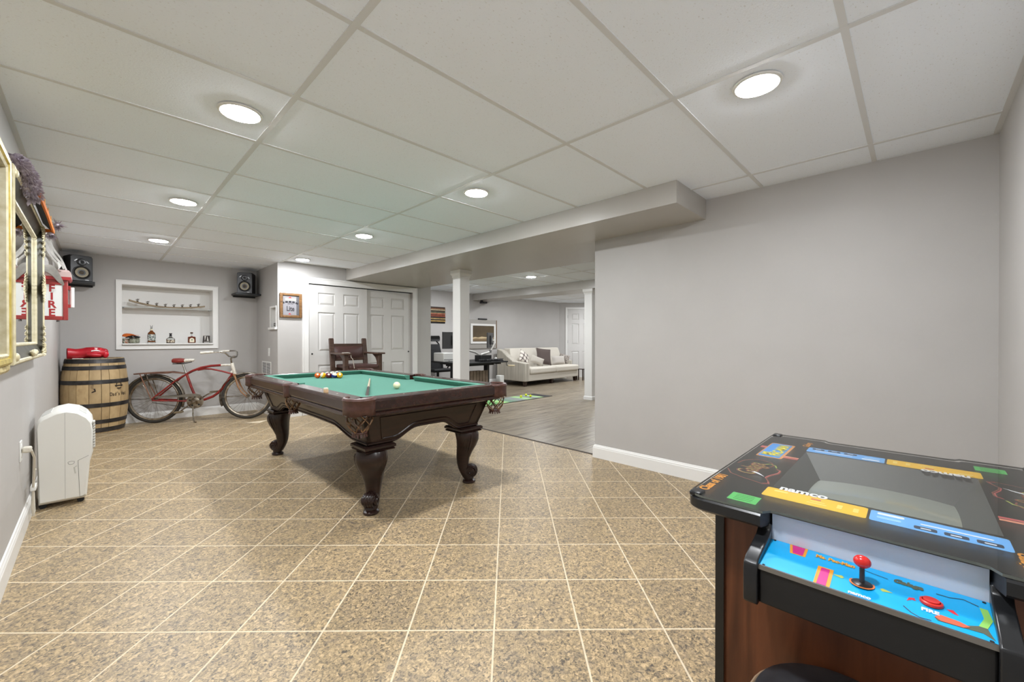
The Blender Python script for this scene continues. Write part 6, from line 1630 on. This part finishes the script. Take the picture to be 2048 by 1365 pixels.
    swash([(1.47, 0.41), (1.51, 0.405), (1.545, 0.385), (1.555, 0.36), (1.54, 0.33), (1.51, 0.318), (1.49, 0.322)], M_BROWNR)
    swash([(1.50, 0.345), (1.525, 0.332), (1.515, 0.314), (1.49, 0.306)], M_LIME)
    p = [rot(v, q) for v in ((1.368, 0.312), (1.388, 0.338), (1.398, 0.352), (1.402, 0.344), (1.393, 0.33))]
    MB().prism(p, 'z', PZt+0.0016, PZt+0.002).build('ship_print', M_WPR, t)
# glass top
def glass_outline():
    r = 0.04; e = 0.004
    x0, x1, y0, y1 = AX0+e, AX1-e, AY0+e, AY1-e
    def dent(x, s):
        return [(x, CYc+0.178), (x+s*0.018, CYc+0.166), (x+s*0.022, CYc+0.15), (x+s*0.022, CYc-0.15), (x+s*0.018, CYc-0.166), (x, CYc-0.178)]
    p = arc((x0+r, y0+r), r, PI, 1.5*PI, 5) + arc((x1-r, y0+r), r, 1.5*PI, 2*PI, 5) + dent(x1, -1)[::-1] + arc((x1-r, y1-r), r, 0, PI/2, 5) + arc((x0+r, y1-r), r, PI/2, PI, 5) + dent(x0, 1)
    return p
g = MB(); go = glass_outline(); ngo = len(go)
g.add([(x, y, AZ+0.005) for x, y in go], [tuple(range(ngo))]).build('glass_top', M_PANE, t)
g = MB(); g.add([(x, y, z) for z in (AZ, AZ+0.005) for x, y in go], [(i, (i+1) % ngo, ngo+(i+1) % ngo, ngo+i) for i in range(ngo)]).build('glass_edge', mat('glass_edge_grey', (96, 100, 94), 0.2), t)
for x, y in ((AX0+0.028, AY1-0.022), (AX1-0.028, AY1-0.022), (AX0+0.028, AY0+0.022), (AX1-0.028, AY0+0.022)):
    MB().obox((x, y, AZ+0.003), (0.035, 0.03, 0.012)).build('glass_clip', M_TMOL, t, bevel=0.004)
# cabinet
CX0, CX1, CY0, CY1 = 1.122, 1.958, -0.222, 0.364
MB().box(CX0+0.02, CX1-0.02, CY0+0.018, CY1-0.018, 0.09, AZ-0.10).build('cabinet', M_BLKM, t)
for a, b in ((CX0+0.010, CX0+0.02), (CX1-0.02, CX1-0.010)): MB().box(a, b, CY0+0.018, CY1-0.018, 0.08, AZ-0.034).build('front_panel', M_WALW, t)
for y0, y1 in ((CY1-0.018, CY1), (CY0, CY0+0.018)):
    MB().box(CX0+0.004, CX1-0.004, y0, y1, 0.0, AZ-0.034).build('side_panel', M_WALW, t)
    MB().box(CX0-0.002, CX0+0.004, y0-0.001, y1+0.001, 0.0, AZ-0.034).box(CX1-0.004, CX1+0.002, y0-0.001, y1+0.001, 0.0, AZ-0.034).build('edge_moulding', M_TMOL, t)
MB().box(CX0+0.05, CX1-0.05, CY0+0.03, CY1-0.03, 0.0, 0.09).build('plinth', M_BLKM, t)
# control shelf on both sides: white kick plate, control panel, moulded cheeks
M_CPB = mat('panel_cyan', (20, 168, 232), 0.3); M_MAG = mat('print_magenta', (200, 32, 128), 0.4)
for q in (1, -1):
    def R3(x, y, z):
        return (x, y, z) if q == 1 else (2*AC[0]-x, 2*CYc-y, z)
    def rbox(mb, x0, x1, y0, y1, z0, z1):
        a = R3(x0, y0, z0); b = R3(x1, y1, z1)
        return mb.box(min(a[0], b[0]), max(a[0], b[0]), min(a[1], b[1]), max(a[1], b[1]), z0, z1)
    ya, yb = CYc-0.167, CYc+0.167
    rbox(MB(), 1.116, 1.121, ya, yb, 0.66, AZ-0.003).build('score_plate', mat('plate_white', (214, 218, 226), 0.3), t)
    # control panel surface
    pa, pb, za, zb = 1.115, 1.000, 0.668, 0.653
    MB().add([R3(pa, ya, za), R3(pa, yb, za), R3(pb, yb, zb), R3(pb, ya, zb), R3(pa, ya, za-0.004), R3(pa, yb, za-0.004), R3(pb, yb, zb-0.004), R3(pb, ya, zb-0.004)],
             [(0, 1, 2, 3), (4, 5, 6, 7), (0, 1, 5, 4), (1, 2, 6, 5), (2, 3, 7, 6), (3, 0, 4, 7)]).build('control_panel', M_CPB, t)
    rbox(MB(), 0.996, 1.0005, ya, yb, zb-0.008, zb+0.0015).build('panel_trim', M_STEEL, t)
    rbox(MB(), 0.9985, 1.122, ya, yb, 0.572, zb-0.006).build('control_box', M_BLKM, t, bevel=0.004)
    for y0, y1 in ((yb, yb+0.027), (ya-0.027, ya)):
        pr = [(1.112, AZ-0.034), (1.128, AZ-0.034), (1.128, 0.572), (0.992, 0.568), (0.985, 0.574)] + [(0.984, 0.640), (0.988, 0.655), (1.000, 0.664)] + [(1.060, 0.678), (1.088, 0.684), (1.102, 0.693), (1.108, 0.706)]
        a = R3(0, y0, 0)[1]; b = R3(0, y1, 0)[1]
        pp = [(x if q == 1 else 2*AC[0]-x, z) for x, z in pr]
        MB().prism(pp, 'y', min(a, b), max(a, b)).build('cheek', M_TMOL, t, bevel=0.005, segs=3)
    def CPp(x, y, o=0.0006):
        return R3(x, y, zb + (za-zb)*(x-pb)/(pa-pb) + o)
    def cflat(pts, m, name='print', o=0.0006):
        k = len(pts)
        MB().add([CPp(x, y, o) for x, y in pts] + [CPp(x, y, o-0.0004) for x, y in pts], [tuple(range(k)), tuple(range(k, 2*k))[::-1]] + [(i, (i+1) % k, k+(i+1) % k, k+i) for i in range(k)]).build(name, m, t)
    cflat([(1.114, 0.203), (1.114, 0.166), (1.00, 0.110), (1.00, 0.147)] if False else [(1.114, 0.202), (1.114, 0.168), (1.080, 0.168), (1.080, 0.196)], M_ORG)
    cflat([(1.113, 0.197), (1.113, 0.173), (1.082, 0.173), (1.082, 0.191)], M_MAG, o=0.001)
    cflat([(1.064, 0.143), (1.064, 0.117), (1.001, 0.117), (1.001, 0.143)], M_ORG)
    cflat([(1.060, 0.137), (1.060, 0.123), (1.002, 0.123), (1.002, 0.138)], M_MAG, o=0.001)
    up3 = (Vector(R3(pa, 0, za)) - Vector(R3(pb, 0, zb))).normalized(); xa3 = Vector((0, -q, 0))
    def ctext(s, size, x, y, m, o=0.001, bold=0.0, sx=1.0, shear=0.0, ang=0.0):
        xx = xa3*math.cos(ang) + up3*math.sin(ang); uu = up3*math.cos(ang) - xa3*math.sin(ang)
        text(s, size, CPp(x, y, o), xx, uu, m, t, extrude=0.0002, bold=bold, sx=sx, shear=shear)
    ctext('Ms. Pac-Man', 0.0150, 1.0985, 0.119, M_ORG, bold=0.0008, sx=0.86)
    ctext('Ms. Pac-Man', 0.0150, 1.0985, 0.119, M_PALEY, 0.0016, -0.0004, sx=0.86)
    ctext('namco', 0.013, 1.009, 0.073, M_WPR, bold=0.0005, sx=0.95)
    for (x, y), s in (((1.05, 0.107), 1), ((1.05, 0.038), -1)):
        cflat([(x, y+s*0.010), (x+0.005, y-s*0.004), (x, y-s*0.008), (x-0.005, y-s*0.004)], M_LIME)
    # joystick
    jc = Vector(CPp(1.049, 0.072, 0)); up = Vector((0, 0, 1))
    js = MB().lathe([(0.0195, 0.0004), (0.0195, 0.0012), (0.0001, 0.0012)], jc, up, 24, caps=False).build('joystick', mat('ring_orange', (222, 120, 60), 0.5), t)
    MB().lathe([(0.0165, 0.0016), (0.014, 0.003), (0.0001, 0.0036)], jc, up, 24, caps=False).build('dust_washer', mat('washer_black', (34, 32, 32), 0.35), js, smooth=True)
    tip = jc + Vector((0.004*q, 0.0, 0.036))
    MB().cyl(jc, tip, 0.0042, 12).build('shaft', mat('shaft_dark', (46, 44, 46), 0.3), js, smooth=True)
    MB().sphere(tip + Vector((0, 0, 0.006)), 0.0125, 20, 14, (1, 1.12, 0.95)).build('ball_top', mat('ball_red', (214, 34, 30), 0.25, coat=0.3), js, smooth=True)
    # fire button
    bc = Vector(CPp(1.057, -0.023, 0))
    bt = MB().lathe([(0.0155, 0.0), (0.0155, 0.004), (0.0125, 0.0055), (0.0120, 0.0040)], bc, up, 26, caps=False).build('button', mat('button_red', (216, 44, 34), 0.3), t, smooth=True)
    MB().lathe([(0.0112, 0.002), (0.0112, 0.007), (0.0, 0.0065)], bc, up, 22, caps=False).build('plunger', mat('button_red', (216, 44, 34), 0.3), bt, smooth=True)
    for s, y in ((1, 0.003), (-1, -0.048)):
        cflat([(1.041, y+s*0.006), (1.053, y+s*0.003), (1.056, y-s*0.004), (1.049, y-s*0.006), (1.049, y-s*0.001)] if s > 0 else [(1.053, y+0.006), (1.056, y-0.002), (1.045, y-0.008), (1.046, y-0.002), (1.049, y+0.002)], mat('print_bright_red', (220, 40, 56), 0.5))
    ctext('FIRE', 0.0125, 1.0305, -0.021, M_WPR, bold=0.0005, sx=1.0)
    ctext('Galaga', 0.017, 1.0935, 0.008, mat('print_olive', (84, 92, 74), 0.5), bold=0.001, sx=0.9, shear=0.2)
    def cline(pts, m, r):
        MB().tube([CPp(x, y, 0.0006) for x, y in pts], r, 6, flat=0.2).build('swash', m, t)
    cline([(1.092, -0.03), (1.0925, -0.047), (1.100, -0.064), (1.092, -0.082)], mat('print_slate', (70, 82, 96), 0.5), 0.0012)
    cline([(1.092, 0.036), (1.096, 0.060), (1.100, 0.08)], mat('print_slate', (70, 82, 96), 0.5), 0.0009)
    cline([(1.022, 0.013), (1.010, 0.003), (1.004, -0.008), (1.006, -0.022)], mat('print_slate', (70, 82, 96), 0.5), 0.0011)
    cflat([(1.089, -0.083), (1.089, -0.0925), (1.060, -0.096), (1.034, -0.088), (1.034, -0.078), (1.060, -0.086)], mat('print_leaf', (140, 200, 96), 0.5))
    cflat([(1.034, -0.078), (1.034, -0.088), (1.024, -0.090), (1.008, -0.0945), (1.018, -0.082), (1.012, -0.03), (1.018, -0.026), (1.022, -0.06)], mat('print_olive', (84, 92, 74), 0.5))
    cflat([(1.020, -0.026), (1.030, -0.034), (1.028, -0.056), (1.022, -0.068), (1.015, -0.060), (1.013, -0.034)], mat('print_redorange', (222, 96, 64), 0.5), o=0.0012)
    for x, y in ((1.112, 0.231), (1.004, 0.2295), (1.110, -0.09), (1.004, -0.09)):
        MB().cyl(CPp(x, y, 0), CPp(x, y, 0.0012), 0.0026, 10).build('screw', M_BLKM, t)
# stool in front of the table
t = thing('stool', 'round black-topped stool in front of the arcade table\'s control side', 'stool', (0.985, 0.093, 0))
MB().lathe([(0.0, 0.36), (0.145, 0.362), (0.152, 0.372), (0.152, 0.40), (0.145, 0.414), (0.12, 0.42), (0.0, 0.421)], (0.985, 0.093, 0), seg=40, caps=False).build('seat', noise_mat('black_leatherette', [(0.3, (34, 35, 38)), (0.7, (52, 53, 56))], scale=20, rough=0.32, bump=0.1), t, smooth=True)
MB().tube([(0.985+0.1535*math.cos(2*PI*k/40), 0.093+0.1535*math.sin(2*PI*k/40), 0.398) for k in range(40)], 0.004, 6, closed=True).build('piping', mat('piping_tan', (146, 122, 98), 0.4), t, smooth=True)
for k in range(4):
    a = PI/4 + PI/2*k
    MB().tube([(0.985+0.10*math.cos(a), 0.093+0.10*math.sin(a), 0.365), (0.985+0.155*math.cos(a), 0.093+0.155*math.sin(a), 0.0)], 0.013, 10).build('leg', M_CHROME, t, smooth=True)
MB().tube([(0.985+0.13*math.cos(2*PI*k/28), 0.093+0.13*math.sin(2*PI*k/28), 0.16) for k in range(28)], 0.007, 8, closed=True).build('foot_ring', M_CHROME, t, smooth=True)
